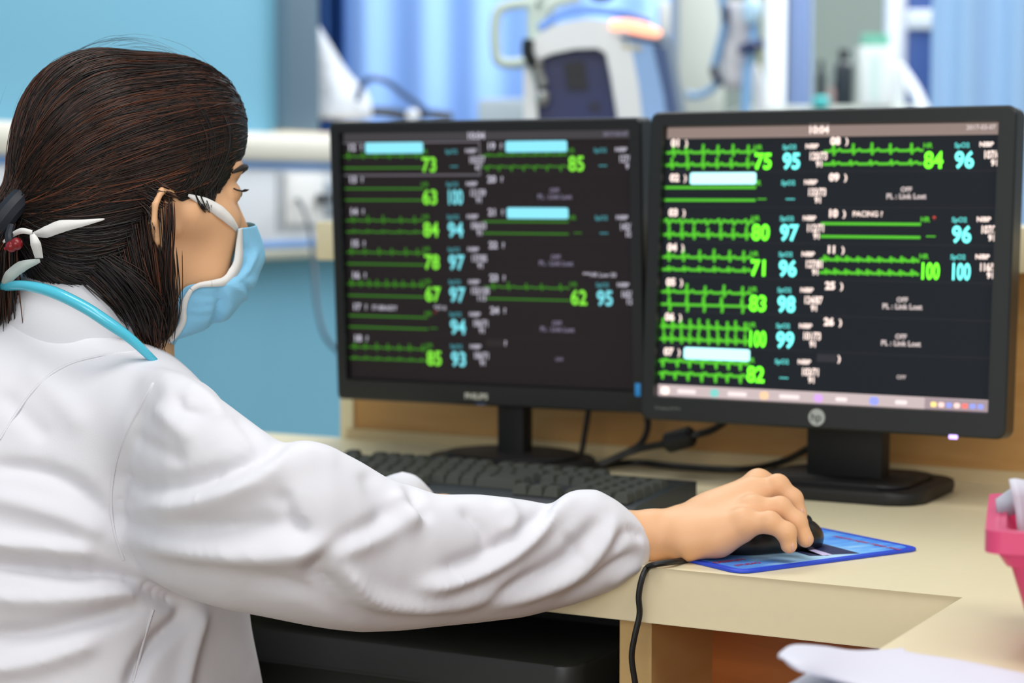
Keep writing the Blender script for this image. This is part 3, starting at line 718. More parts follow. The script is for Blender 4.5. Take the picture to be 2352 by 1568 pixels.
Rrows = [dict(bed='01', hr='75', o2='95', bp='120/73', n=6, k2='spike'), dict(bed='02', name=1, bp='133/73', k1='flat', k2='flat'), dict(bed='03', hr='80', o2='97', bp='112/71', n=7, k1='wave', k2='spike'), dict(bed='04', hr='71', o2='96', bp='127/81', n=6),
         dict(bed='05', hr='83', o2='98', bp='124/87', n=5, k1='spike', k2='box'), dict(bed='06', hr='100', o2='99', bp='101/73', n=10, k2='spike'), dict(bed='07', name=1, hr='82', bp='103/71', n=7, k1='down', k2='down')]
Rr2 = [dict(bed='08', hr='84', o2='96', bp='107/69', n=5), dict(bed='09', msg=1), dict(bed='10', label='PACING ?', o2='96', red=1, bp='107/70', k1='flat', k2='flat'), dict(bed='11', hr='100', o2='100', bp='116/57', n=9, k1='soft'), dict(bed='25', msg=1), dict(bed='26', msg=1), dict(off=1)]
SW, SH = .376, .301
sL = draw_screen(SW, SH, CL, Lrows, Lr2, False, False, 1, .0065)
sR = draw_screen(SW, SH, CR, Rrows, Rr2, True, True, 2, .0095)
monitor(Vector((.333, 2.198, 1.002)), math.radians(-28.3), math.radians(-4.2), SW, SH, .0155, .019, .0155, .026, .010, sR,
        dict(cx=.013, cy=.055, w=.088, rx=.104, ry=.085, round=False), 'black monitor with bright green traces and a taskbar, the right one of two', 'r')
monitor(Vector((-.031, 2.421, 1.001)), math.radians(-24.5), math.radians(3.0), SW, SH, .0135, .0145, .0125, .0245, .006, sL,
        dict(cx=.022, cy=.035, w=.036, rx=.105, ry=.080, round=True), 'black monitor with dim green traces and darker screen, the left one of two', 'l')

# ================================================================== keyboard
kb_r = PZ(1600, 1122, DZ+.012)            # right rear corner
kb = empty('keyboard', (kb_r.x, kb_r.y, DZ), math.radians(-31)); tag(kb, 'black full size keyboard lying in front of the left monitor', 'keyboard')
KL, KD = .455, .150
m = extrude_x([(-KD, .001), (0, .001), (0, .020), (-.02, .021), (-KD+.012, .011), (-KD, .007)], -KL, 0); m.build('body', mat('keyboard_black', '#20242a', .42), kb, local=True)
M_key = mat('key_black', '#41433d', .4)
def keymesh(w_):
    m = MB(); g = .0184
    b_ = [(-w_/2, -g/2+.0012), (w_/2, -g/2+.0012), (w_/2, g/2-.0012), (-w_/2, g/2-.0012)]; t_ = [(x*(1-.005/w_), y*.70+.0012) for x, y in b_]
    lo = [m.bm.verts.new((x, y, 0)) for x, y in b_]; hi = [m.bm.verts.new((x, y, .0095)) for x, y in t_]
    m.bm.faces.new(hi); m.bm.faces.new(lo[::-1])
    for i in range(4): m.bm.faces.new((lo[i], lo[(i+1) % 4], hi[(i+1) % 4], hi[i]))
    bmesh.ops.bevel(m.bm, geom=[e for e in m.bm.edges if all(v in hi for v in e.verts)], offset=.0009, segments=2, affect='EDGES')
    me = bpy.data.meshes.new('key'); m.bm.to_mesh(me); m.bm.free(); me.materials.append(M_key)
    me.polygons.foreach_set('use_smooth', [False]*len(me.polygons)); return me
_km = {}; nk = 0
def key(x, row, w_):
    global nk
    y = -KD+.022+row*.0194+(.006 if row == 5 else 0); z = .0115+(y+KD)/KD*.0085
    if nk >= 100: return
    k = round(w_, 4)
    if k not in _km: _km[k] = keymesh(w_)
    o = bpy.data.objects.new('key', _km[k]); COL.objects.link(o); o.parent = kb; o.location = (x, y, z); o.rotation_euler = (math.radians(4), 0, 0); nk += 1
U = .0191
LAY = {5: [1, -1, 1, 1, 1, 1, -.5, 1, 1, 1, 1, -.5, 1, 1, 1, 1], 4: [1]*13+[2], 3: [1.5]+[1]*12+[1.5], 2: [1.75]+[1]*11+[2.25], 1: [2.25]+[1]*10+[2.75], 0: [1.5, 1.25, 1.25, 5.5, 1.25, 1.25, 1.25, 1.75]}
x_l = -KL+.012
for row in (0, 1, 2, 3, 4, 5):          # number pad and cursor block first: they show largest
    xx = x_l+15.3*U
    nav = {5: [1, 1, 1], 4: [1, 1, 1], 3: [1, 1, 1], 2: [], 1: [-1, 1, -1], 0: [1, 1, 1]}[row]
    for k in nav:
        if k > 0: key(xx+k*U/2, row, U*k-.0012)
        xx += abs(k)*U
    xx = x_l+18.6*U
    for k in {5: [], 4: [1]*4, 3: [1]*4, 2: [1]*4, 1: [1]*4, 0: [2, 1, 1]}[row]:
        key(xx+k*U/2, row, U*k-.0012); xx += k*U
for row in (5, 4, 3, 2, 1, 0):
    xx = x_l
    for k in LAY[row]:
        if k > 0 and not (row == 0 and xx < x_l+2.5*U): key(xx+k*U/2, row, U*k-.0012)
        xx += abs(k)*U
m = MB(); c = PZ(1488, 1170, DZ+.001); m.box((c.x-.05, c.y+.004, DZ+.001), (.13, .05, .0015), Matrix.Rotation(math.radians(-31), 3, 'Z')); tag(m.build('card', mat('card_cyan', '#8fd3da', .5)), 'pale cyan card lying beside the keyboard front edge near the wrist', 'card')

# ================================================================== cables behind the monitors
def cable(name, pts, r, label, m_=M_cable, extra=None):
    m = MB(); m.tube(pts, r, 10)
    if extra: extra(m)
    o = m.build(name, m_); return tag(o, label, 'cable')
cable('cable', [P(1352, 940, 2.50), P(1345, 985, 2.48), P(1335, 1040, 2.46), P(1318, 1085, 2.40)], .0035, 'thin dark cable dropping straight down from the left monitor')
ferr = (P(1530, 1018, 2.38), P(1592, 1000, 2.36))
def fx(m): m.tube([ferr[0]+(ferr[0]-ferr[1])*.0, ferr[0].lerp(ferr[1], .1), ferr[0].lerp(ferr[1], .9), ferr[1]], [.009, .0125, .0125, .009], 14, smooth=False)
cable('cable', [P(1690, 950, 2.40), P(1640, 985, 2.37), P(1592, 1000, 2.36), P(1530, 1018, 2.38), P(1460, 1033, 2.40), P(1390, 1062, 2.40), P(1340, 1082, 2.40), P(1300, 1090, 2.38)], .0042, 'black monitor cable with a thick ferrite lump between the two monitors', extra=fx)
cable('cable', [P(1482, 940, 2.46), P(1488, 980, 2.45), P(1470, 1020, 2.43), P(1420, 1048, 2.42), P(1350, 1078, 2.41)], .004, 'black cable curving down behind the gap between the monitors')
cable('cable', [PZ(1340, 1078, .756), PZ(1450, 1062, .756), PZ(1560, 1072, .756), PZ(1700, 1078, .757), PZ(1790, 1062, .76), P(1860, 1028, 2.33), P(1930, 990, 2.3)], .0042, 'long black cable running along the desk from the keyboard to the right monitor stand')

# ================================================================== mouse pad
p0, p1, p2, p3 = PZ(1700, 1320, DZ), PZ(2108, 1266, DZ), PZ(1872, 1214, DZ), None
dirL = (p1-p0).normalized(); ang = math.atan2(dirL.y, dirL.x)
PW = (p1-p0).length+.006; PH = .172
pad = empty('mouse_pad', (p0.x, p0.y, DZ), ang); tag(pad, 'blue mouse pad with printed picture and red lettering under the mouse', 'mouse pad')
m = MB(); m.prism(rounded(PW, PH, .014, 6, PW/2, PH/2), .0003, .0026, .0006); m.build('base', mat('pad_blue_edge', '#2145c8', .5), pad, local=True)
def padmat():
    mm = bpy.data.materials.new('pad_print'); mm.use_nodes = True; nt = mm.node_tree; b = nt.nodes['Principled BSDF']; b.inputs['Roughness'].default_value = .6
    tc = nt.nodes.new('ShaderNodeTexCoord'); sx = nt.nodes.new('ShaderNodeSeparateXYZ'); nt.links.new(tc.outputs['Object'], sx.inputs[0])
    n = nt.nodes.new('ShaderNodeTexNoise'); n.inputs['Scale'].default_value = 22; mp = nt.nodes.new('ShaderNodeMapping'); mp.inputs['Scale'].default_value = (1, 3, 1)
    nt.links.new(tc.outputs['Object'], mp.inputs[0]); nt.links.new(mp.outputs[0], n.inputs['Vector'])
    ad = nt.nodes.new('ShaderNodeMath'); ad.operation = 'MULTIPLY_ADD'; ad.inputs[1].default_value = .45; nt.links.new(n.outputs[0], ad.inputs[0])
    m2 = nt.nodes.new('ShaderNodeMath'); m2.operation = 'MULTIPLY'; m2.inputs[1].default_value = 3.4; nt.links.new(sx.outputs[0], m2.inputs[0]); nt.links.new(m2.outputs[0], ad.inputs[2])
    cr = nt.nodes.new('ShaderNodeValToRGB'); e = cr.color_ramp.elements; e[0].position = .15; e[0].color = (*lin('#3d78d8'), 1); e[1].position = .9; e[1].color = (*lin('#3f86e4'), 1)
    for p_, c_ in ((.35, '#5a96e6'), (.5, '#a8d4f2'), (.66, '#b4d8f0'), (.78, '#6cb0ee')): q = e.new(p_); q.color = (*lin(c_), 1)
    nt.links.new(ad.outputs[0], cr.inputs[0]); nt.links.new(cr.outputs[0], b.inputs['Base Color']); return mm
m = MB(); m.prism(rounded(PW-.016, PH-.016, .009, 5, PW/2, PH/2), .0024, .0029); m.build('print', padmat(), pad, local=True)
def pad_quads(name, m_, qs, z=.00305):
    m = MB()
    for q in qs: m.bm.faces.new([m.bm.verts.new((x, y, z)) for x, y in q])
    return m.build(name, m_, pad, local=True)
M_pdk = mat('pad_dark', '#1e2350', .6)
def loc(px, py):
    q = PZ(px, py, DZ)-p0; return (q.x*math.cos(ang)+q.y*math.sin(ang), -q.x*math.sin(ang)+q.y*math.cos(ang))
pad_quads('printed_skyline', M_pdk, [[loc(1845, 1243), loc(1975, 1278), loc(1880, 1282), loc(1790, 1262)], [loc(1800, 1266), loc(1852, 1270), loc(1905, 1283), loc(1860, 1284)]])
pad_quads('printed_light', mat('pad_pale', '#cfc4ea', .6), [[loc(1835, 1262), loc(1862, 1266), loc(1912, 1281), loc(1890, 1283)]], .0031)
for t_, (px, py), sz, rz in (('HAPPY NEW YEAR 2016', (1990, 1254), .0085, -90), ('DESIGN', (1675, 1296), .010, 0), ('STUDIO', (1718, 1303), .008, 0)):
    V, F = text_polys(t_, 1, .03); bm = bmesh.new(); u_ = loc(px, py); 
    ca, sa = math.cos(math.radians(rz)), math.sin(math.radians(rz))
    vs = [bm.verts.new((u_[0]+(p.x*ca-p.y*sa)*sz, u_[1]+(p.x*sa+p.y*ca)*sz, .0032)) for p in V]
    for f in F:
        try: bm.faces.new([vs[j] for j in f])
        except ValueError: pass
    me = bpy.data.meshes.new('lettering'); bm.to_mesh(me); bm.free(); mesh_obj('lettering', me, pad, [mat('pad_red', '#b0406e', .6)], local=True)

# ================================================================== mouse with its cable
mc = Vector((.236, 1.862, DZ+.003)); ms = empty('mouse', mc, math.radians(24)); tag(ms, 'black wired mouse under the hand on the blue pad', 'mouse')
def msdf(p): 
    q = p.copy(); wd = .031-.004*np.clip((q[:, 0]+.01)/.05, -1, 1)
    d = ell(q, (-.004, 0, .008), (.060, .033, .027)); d = smax(d, -q[:, 2], .002); d = smax(d, np.abs(q[:, 1])-wd, .008)
    return d
V, Q = mesh_sdf(msdf, (-.07, -.04, -.004), (.065, .04, .045), .0016); V = relax(V, Q, 2)
mesh_obj('shell', to_mesh('shell', V, Q), ms, [mat('mouse_black', '#101113', .3)], smooth=True, local=True)
m = MB(); m.tube([(.036, -.0035, .021), (.036, .0035, .021)], .009, 16, smooth=False); m.build('wheel', M_blk2, ms, local=True)
m = MB(); m.tube([P(1700, 1262, 1.836), P(1640, 1276, 1.825), P(1590, 1284, 1.815), PZ(1545, 1290, DZ+.0045), PZ(1505, 1296, DZ+.0035), P(1486, 1304, 1.785), P(1474, 1330, 1.778), P(1467, 1370, 1.776), P(1469, 1410, 1.776), P(1458, 1460, 1.774), P(1451, 1510, 1.774), P(1460, 1575, 1.774), P(1468, 1640, 1.774)], .0028, 10)
m.build('cable', M_cable, ms)

# ================================================================== papers and basket on the near wing of the desk
M_paper = mat('paper_white', (.66, .66, .74), .8)
def sheet(name, rows, label, thick=.004):
    m = MB(); m.grid(rows); o = m.build(name, M_paper); s_ = o.modifiers.new('s', 'SOLIDIFY'); s_.thickness = thick; s_.offset = -1
    u2 = o.modifiers.new('u', 'SUBSURF'); u2.levels = u2.render_levels = 1; return tag(o, label, 'paper')
# lower flat sheet
a0, a1, a2, a3 = PZ(1880, 1520, DZ+.004), PZ(2420, 1600, DZ+.004), PZ(2300, 1900, DZ+.004), PZ(1500, 1760, DZ+.004)
rows = [[(a0.lerp(a1, u_)).lerp(a3.lerp(a2, u_), v_) for u_ in np.linspace(0, 1, 8)] for v_ in np.linspace(0, 1, 6)]
sheet('paper', rows, 'flat white sheet lying under the curled paper at the desk corner', .003)
# curled upper sheet: profile rolls up along its left edge
rows = []
ed = [(1801, 1494), (1810, 1482), (1835, 1476), (1900, 1481), (1960, 1490), (2040, 1487), (2075, 1484), (2090, 1494), (2200, 1510), (2300, 1530), (2420, 1556)]
ed = [(p.x, p.y) for p in catmull([Vector((x, y, 0)) for x, y in ed], 3)]
lo_ = [(1800, 1510), (1812, 1530), (1832, 1543), (1900, 1552), (2000, 1575), (2100, 1600), (2200, 1626), (2420, 1690)]
lox = [p[0] for p in lo_]; loy = [p[1] for p in lo_]
for v_ in np.linspace(0, 1, 11):
    row = []
    for x, y in ed:
        yb = np.interp(x, lox, loy); g_ = math.exp(-((x-1795)/150)**2)
        row.append(PZ(x-14*math.sin(math.pi*v_)*math.exp(-((x-1800)/30)**2), y+(yb-y)*v_, DZ+.008+.020*g_+.007*math.sin(math.pi*v_)*g_))
    rows.append(row)
sheet('paper', rows, 'curled white paper with a rolled left edge on top of the flat sheet', .003)
M_pink = mat('pink_plastic', (.60, .035, .125), .35)
bz = DZ; b0 = PZ(2352, 1546, DZ)
bk = empty('pink_basket', (b0.x+.02, b0.y+.05, DZ), math.radians(-14)); tag(bk, 'bright pink plastic basket holding papers at the right desk edge', 'basket')
Htop = P(2265, 1160, b0.y+.02).z-DZ-.013
def ring(w_, d_, z_, r_=.012, dx=0): return [(x+dx, y, z_) for x, y in rounded(w_, d_, r_, 4)]
bw, bd_ = .20, .15; off = .10
def ringf(f, z_, r_=.012): return [(x+off-.012, y+.03, z_) for x, y in rounded(bw*f, bd_*f, r_, 4)]
m = MB(); f0, f1 = .84, 1.14
rows = [ringf(f0-.04, .004), ringf(f1-.04, Htop-.003), ringf(f1, Htop-.003)]
out = [ringf(f0, .0), ringf(f0+(f1-f0)*.72, Htop*.72), ringf(f0+(f1-f0)*.725+.03, Htop*.72), ringf(f1+.0, Htop*.80), ringf(f1, Htop*.90)]
Vv = m.grid(out+[ringf(f1, Htop-.002)]+[ringf(f1-.05, Htop-.002)]+[ringf(f0-.03, .004)], closed=True)
m.bm.faces.new(Vv[0][::-1]); m.bm.faces.new(Vv[-1]); m.build('body', M_pink, bk, local=True)
m = MB(); m.grid([ringf(f1+.0, Htop*.83), ringf(f1+.09, Htop*.83), ringf(f1+.09, Htop*.985), ringf(f1+.0, Htop*.985)], closed=True); m.build('rim', mat('pink_rim', (.66, .06, .165), .35), bk, local=True)
def bp(x, y, z): 
    M = Matrix.Translation(bk.location) @ Matrix.Rotation(bk.rotation_euler.z, 4, 'Z'); return M @ Vector((x, y, z))
yb = b0.y+.06
m = MB(); m.grid([[P(2317, 1100, yb), P(2330, 1098, yb), P(2352, 1103, yb+.01), P(2385, 1106, yb+.02)], [P(2325, 1140, yb), P(2340, 1140, yb), P(2362, 1142, yb+.01), P(2390, 1142, yb+.02)], [P(2333, 1178, yb), P(2344, 1178, yb), P(2368, 1176, yb+.01), P(2392, 1176, yb+.02)], [P(2338, 1260, yb), P(2350, 1260, yb), P(2370, 1260, yb+.01), P(2394, 1260, yb+.02)]])
o = m.build('paper_slip', M_paper); o.modifiers.new('s', 'SOLIDIFY').thickness = .0015; tag(o, 'white paper slip standing up in the pink basket', 'paper')
m = MB(); m.grid([[P(2286, 1146, yb+.02), P(2320, 1122, yb+.04), P(2385, 1122, yb+.06)], [P(2290, 1190, yb+.02), P(2330, 1180, yb+.04), P(2385, 1180, yb+.06)]])
o = m.build('folder', mat('folder_grey', '#a7abb6', .5)); o.modifiers.new('s', 'SOLIDIFY').thickness = .002; tag(o, 'grey folder tip behind the paper slip in the pink basket', 'folder')

# ================================================================== black drawer unit below the desk edge
d_ = empty('drawer_unit', dk(0, 0, 0), YAW); tag(d_, 'black plastic drawer unit with rounded corner below the front desk edge', 'drawer unit')
tr = P(1326, 1540, 1.845); sr = (tr-F0).dot(BD); tt = (tr-F0).dot(AD); zt = P(1300, 1523, 1.86).z
def rprism(s0, s1, ta, tb_, z0, z1, r_, bev):
    pts = rounded(s1-s0, tb_-ta, r_, 6, (s0+s1)/2, (ta+tb_)/2); return prism_st(pts, z0, z1, bev)
rprism(sr-.46, sr, tt-.005, tt+.18, zt-.032, zt, .022, .004).build('lid', mat('drawer_black', '#2c302f', .45, bump=.1, bscale=500, dist=.0003), d_)
rprism(sr-.45, sr-.012, tt+.008, tt+.17, .012, zt-.032, .018, .003).build('body', mat('drawer_black2', '#262a24', .5), d_)
m = MB()
for a_ in (-.42, -.04):
    for b_ in (.03, .15): q = dk(sr+a_, tt+b_, 0); m.tube([(q.x, q.y, .0), (q.x, q.y, .013)], .012, 12)
m.build('foot', M_blk2, d_)
q = P(1392, 1560, 2.3); m = MB(); m.box((q.x, q.y, q.z/2-.012), (.07, .22, q.z-.024), RZ, .004)
tag(m.build('cardboard_box', mat('carton_beige', '#c9a984', .7)), 'beige carton standing under the desk beside the side panel', 'box')
# ================================================================== person
HY = 1.86
HX = 311; HC = P(HX, 430, HY)                                # between the ears at eye level
th = math.radians(27); hp = math.radians(3)
fU = Vector((math.cos(th)*math.cos(hp), math.sin(th)*math.cos(hp), -math.sin(hp)))     # where the face looks
nV = Vector((math.sin(th), -math.cos(th), 0))                                           # her right side
uW = nV.cross(fU)*-1
if uW.z < 0: uW = -uW
HM = np.array([fU, nV, uW])                          # rows
def H2W(u, v, w_): return HC+fU*u+nV*v+uW*w_
def toH(p): return (p-np.array(HC))@HM.T
def px2u(px, v, w_=0): return ((px-HX)/2527-math.sin(th)*v)/math.cos(th)
def fromH(V): return V@HM+np.array(HC)

def skin_mat():
    m = mat('skin', (.74, .415, .22), .5, noise=.06, nscale=30, bump=.25, bscale=700, dist=.0003, sss=.12, spec=.35); return m
M_skin = skin_mat()
def head_sdf(q, hair=False):
    """q in head space"""
    a = q.copy(); a[:, 1] = np.abs(a[:, 1])
    d = ell(a, (-.012, 0, .028), (.097, .072, .092))
    d = smin(d, ell(a, (.034, 0, -.035), (.0535, .052, .074)), .03)
    d = smin(d, cone(a, (-.002, .048, -.052), (.040, .030, -.082), .017, .015), .03)
    d = smin(d, cone(a, (.040, .030, -.082), (.072, .008, -.098), .016, .015), .02)
    d = smin(d, cone(a, (.058, .036, -.024), (.030, .056, -.022), .020, .016), .02)       # cheekbone
    d = smin(d, cone(a, (.067, .027, -.030), (.058, .029, -.074), .022, .021), .016)       # cheek beside the mouth
    d = smin(d, ell(a, (.074, 0, .022), (.022, .048, .018)), .015)                         # brow
    d = smin(d, cone(a, (.085, 0, .002), (.101, 0, -.034), .006, .0085), .010)            # nose
    d = smin(d, ell(a, (.090, .010, -.039), (.010, .007, .007)), .006)
    d = smin(d, ell(a, (.084, 0, -.067), (.010, .016, .008)), .010)                        # lips
    d = smax(d, -ell(a, (.104, 0, -.068), (.014, .02, .0012)), .003)
    d = smax(d, -ell(a, (.098, .031, .000), (.015, .016, .011)), .012)                     # eye sockets
    d = smin(d, ell(a, (.0765, .031, -.001), (.0128, .0140, .0118)), .004)
    return d
def ear_sdf(q):
    e = q.copy()
    o = np.array((.004, .068, -.033)); e = e-o
    # ear plane: turned out towards the back
    ca, sa = math.cos(math.radians(24)), math.sin(math.radians(24))
    x = e[:, 0]*ca-e[:, 1]*sa; y = e[:, 0]*sa+e[:, 1]*ca; z = e[:, 2]
    ct, st = math.cos(math.radians(-8)), math.sin(math.radians(-8)); x, z = x*ct-z*st, x*st+z*ct
    p = np.stack([x, y, z], 1)
    hel = [(.008, .004, .004), (.013, .007, .018), (.006, .010, .029), (-.007, .012, .031), (-.016, .013, .020), (-.018, .012, .004), (-.013, .010, -.012), (-.006, .007, -.022)]
    d = None
    for A, B in zip(hel, hel[1:]):
        c = cone(p, A, B, .0030, .0030); d = c if d is None else smin(d, c, .002)
    d = smin(d, ell(p, (-.001, .005, -.026), (.0075, .0045, .009)), .004)
    d = smin(d, ell(p, (-.002, .003, .004), (.015, .0035, .026)), .003)
    for A, B in zip([(-.010, .008, -.012), (-.010, .009, .006)], [(-.010, .009, .006), (-.001, .009, .020)]): d = smin(d, cone(p, A, B, .0026, .0024), .002)
    d = smin(d, ell(p, (.012, .004, -.004), (.004, .004, .007)), .003)
    d = smax(d, -ell(p, (.003, .010, -.006), (.0065, .007, .009)), .003)
    return d
NK = [P(322, 640, HY), P(262, 730, HY), P(190, 850, HY)]
def neck(p): return smin(cone(p, NK[0], NK[1], .050, .052), cone(p, NK[1], NK[2], .052, .065), .02)
def head_fn(p):
    q = toH(p); d = head_sdf(q); e = np.minimum(ear_sdf(q), ear_sdf(q*np.array([1, -1, 1])))
    d = smin(d, e, .004); return smin(d, neck(p), .022)
V, Q = mesh_sdf(head_fn, (HC.x-.16, HC.y-.13, HC.z-.22), (HC.x+.14, HC.y+.13, HC.z+.13), .0022)
V = relax(V, Q, 1); parts = [(V, Q)]
# hand and forearm
HK = dict(k5=(1706, 1203, 1.797), k4=(1728, 1172, 1.815), k3=(1738, 1134, 1.840), k2=(1742, 1112, 1.864))
def hand_fn(p):
    W = P(1552, 1226, 1.832)
    d = chain(p, [(1300, 1262, 1.80, .034), (1420, 1240, 1.82, .0255), (1500, 1230, 1.828, .0220), (1555, 1224, 1.832, .0215)], .01)
    for (x, y, dd), r0, r1, wd, wy in ((HK['k5'], .018, .0125, 1.812, 1236), (HK['k4'], .018, .0125, 1.824, 1222), (HK['k3'], .018, .0128, 1.838, 1210), (HK['k2'], .016, .0125, 1.850, 1206)):
        d = smin(d, cone(p, P(1572, wy, wd), P(x, y, dd), r0, r1), .012)
    d = smin(d, chain(p, [(1585, 1248, 1.806, .0145), (1650, 1240, 1.800, .0135), (1700, 1220, 1.799, .0105)], .01), .010)   # outer edge of the palm
    d = smin(d, cone(p, P(1640, 1180, 1.835), P(1712, 1150, 1.838), .018, .014), .012)
    fg = [
        [(1706, 1203, 1.797, .0115), (1768, 1199, 1.790, .0092), (1806, 1222, 1.787, .0083), (1812, 1252, 1.787, .0074)],
        [(1728, 1172, 1.815, .0118), (1792, 1166, 1.811, .0096), (1830, 1198, 1.807, .0087), (1850, 1238, 1.804, .0075)],
        [(1738, 1134, 1.840, .0122), (1786, 1116, 1.838, .0102), (1820, 1146, 1.834, .0090), (1835, 1182, 1.830, .0078)],
        [(1742, 1112, 1.864, .0118), (1780, 1118, 1.868, .0098), (1815, 1152, 1.868, .0088), (1832, 1186, 1.866, .0076)],
        [(1600, 1222, 1.858, .0165), (1672, 1214, 1.880, .0130), (1722, 1230, 1.886, .0105), (1762, 1240, 1.884, .0090)]]
    for i, f in enumerate(fg):
        c = chain(p, f, .0035)
        for j in (1, 2):                                              # knuckle bulges
            c = smin(c, np.linalg.norm(p-np.array(P(*f[j][:3])), axis=1)-f[j][3]*1.04, .003)
        d = smin(d, c, .0045 if i < 4 else .010)
    # knuckle heads and tendons on the back of the hand
    for x, y, dd in HK.values(): d = smin(d, np.linalg.norm(p-np.array(P(x, y-6, dd)), axis=1)-.0112, .006)
    for (a_, b_) in (((1600, 1160), (1722, 1104)), ((1600, 1178), (1715, 1126))): d = smin(d, cone(p, P(a_[0], a_[1]+2, 1.84), P(b_[0], b_[1]+8, 1.845), .0035, .004), .012)
    return d
V, Q = mesh_sdf(hand_fn, (.02, 1.74, .73), (.31, 1.93, .90), .0017); V = relax(V, Q, 1); parts.append((V, Q))
def lhand_fn(p):
    d = chain(p, [(860, 1176, 2.0, .018), (930, 1164, 2.0, .0135), (965, 1168, 2.01, .0145)], .01)
    for i, (y, dd, r_) in enumerate(((1166, 1.985, .0105), (1164, 2.005, .011), (1162, 2.025, .011), (1160, 2.045, .0105))):
        d = smin(d, cone(p, P(972, 1168, 1.995+.011*i), P(1018, y, dd), .0125, r_), .010)
        f_ = [(1018, y, dd, r_), (1046+3*i, y+1, dd, r_*.85), (1066+4*i, y+9, dd, r_*.75)]
        d = smin(d, chain(p, f_, .003), .0045)
    return smin(d, chain(p, [(960, 1168, 1.985, .014), (1000, 1180, 1.965, .011), (1030, 1184, 1.96, .009)], .004), .008)
V, Q = mesh_sdf(lhand_fn, (-.145, 1.93, .735), (-.005, 2.08, .82), .0022); V = relax(V, Q, 1); V[:, 2] = np.maximum(V[:, 2], .7512); parts.append((V, Q))
# inner trunk carrying head and arm (under the coat)
def trunk_fn(p):
    d = cone(p, NK[1], NK[2], .052, .062)
    d = smin(d, chain(p, [(190, 850, 1.86, .07), (110, 1000, 1.86, .11), (90, 1300, 1.86, .13), (120, 1700, 1.86, .13)], .04), .04)
    d = smin(d, chain(p, [(200, 900, 1.86, .06), (390, 1030, 1.735, .038), (620, 1230, 1.69, .034), (860, 1290, 1.70, .030), (1180, 1275, 1.765, .026), (1330, 1262, 1.80, .026)], .01), .03)
    d = smin(d, chain(p, [(200, 900, 1.86, .06), (330, 960, 2.02, .040), (520, 1130, 2.06, .034), (720, 1180, 2.04, .026), (850, 1176, 2.0, .019), (940, 1160, 2.0, .013)], .01), .03)
    return d
V, Q = mesh_sdf(trunk_fn, (-.62, 1.55, .50), (.06, 2.2, 1.05), .008); V = relax(V, Q, 1); parts.append((V, Q))
VV = []; QQ = []; n0 = 0
for V, Q in parts: VV.append(V); QQ.append(Q+n0); n0 += len(V)
body = mesh_obj('person', to_mesh('person', np.concatenate(VV), np.concatenate(QQ)), None, [M_skin], smooth=True)
tag(body, 'person in white coat and blue face mask seated with one hand on the mouse', 'person')
# eyes, brows, lashes
for sgn in (1, -1):
    m = MB(); c = H2W(.0785, .031*sgn, -.001); m.sphere(c, .0112); o = m.build('eye', mat('eye_white', '#e9e4de', .2), body)
    m = MB(); m.sphere(H2W(.0857, .031*sgn, -.001), .0052); m.build('iris', mat('iris_dark', '#1d120c', .15), o)
    m = MB(); m.tube([H2W(.094, .012*sgn, .018), H2W(.0945, .026*sgn, .023), H2W(.086, .042*sgn, .022), H2W(.074, .050*sgn, .017)], [.0022, .0032, .003, .001], 8); m.build('eyebrow', mat('brow_dark', '#1c1512', .7), body)
    m = MB()
    for k in range(15):
        t = k/14; v_ = (.018+.028*t)*sgn; u_ = .091-.012*t*t
        m.tube([H2W(u_-.002, v_, .003), H2W(u_+.004, v_*1.03, .001), H2W(u_+.0085, v_*1.06, .003)], [.0006, .0005, .0002], 4)
    m.build('eyelash', mat('brow_dark', '#1c1512', .7), body)
# fingernails
M_nail = mat('nail', (.72, .42, .32), .25)
for (x, y, dd, ax) in ((1819, 1253, 1.7835, 0), (1857, 1238, 1.801, 0), (1841, 1180, 1.825, 0)):
    m = MB(); m.sphere(P(x, y, dd), .0044, (.5, 1.0, 1.25), 12); m.build('fingernail', M_nail, body)

# ------------------------------------------------------------------ coat
def coat_mat():
    m = mat('coat_cotton', (.72, .715, .75), .85, spec=.2); nt = m.node_tree; b = nt.nodes['Principled BSDF']
    tc = nt.nodes.new('ShaderNodeTexCoord'); n1 = nt.nodes.new('ShaderNodeTexNoise'); n1.inputs['Scale'].default_value = 9; n1.inputs['Detail'].default_value = 3; n1.inputs['Distortion'].default_value = .8
    n2 = nt.nodes.new('ShaderNodeTexNoise'); n2.inputs['Scale'].default_value = 900
    nt.links.new(tc.outputs['Object'], n1.inputs[0]); nt.links.new(tc.outputs['Object'], n2.inputs[0])
    b1 = nt.nodes.new('ShaderNodeBump'); b1.inputs['Strength'].default_value = .35; b1.inputs['Distance'].default_value = .006
    b2 = nt.nodes.new('ShaderNodeBump'); b2.inputs['Strength'].default_value = .25; b2.inputs['Distance'].default_value = .0004
    nt.links.new(n1.outputs[0], b1.inputs['Height']); nt.links.new(n2.outputs[0], b2.inputs['Height']); nt.links.new(b1.outputs[0], b2.inputs['Normal']); nt.links.new(b2.outputs[0], b.inputs['Normal'])
    return m
M_coat = coat_mat()
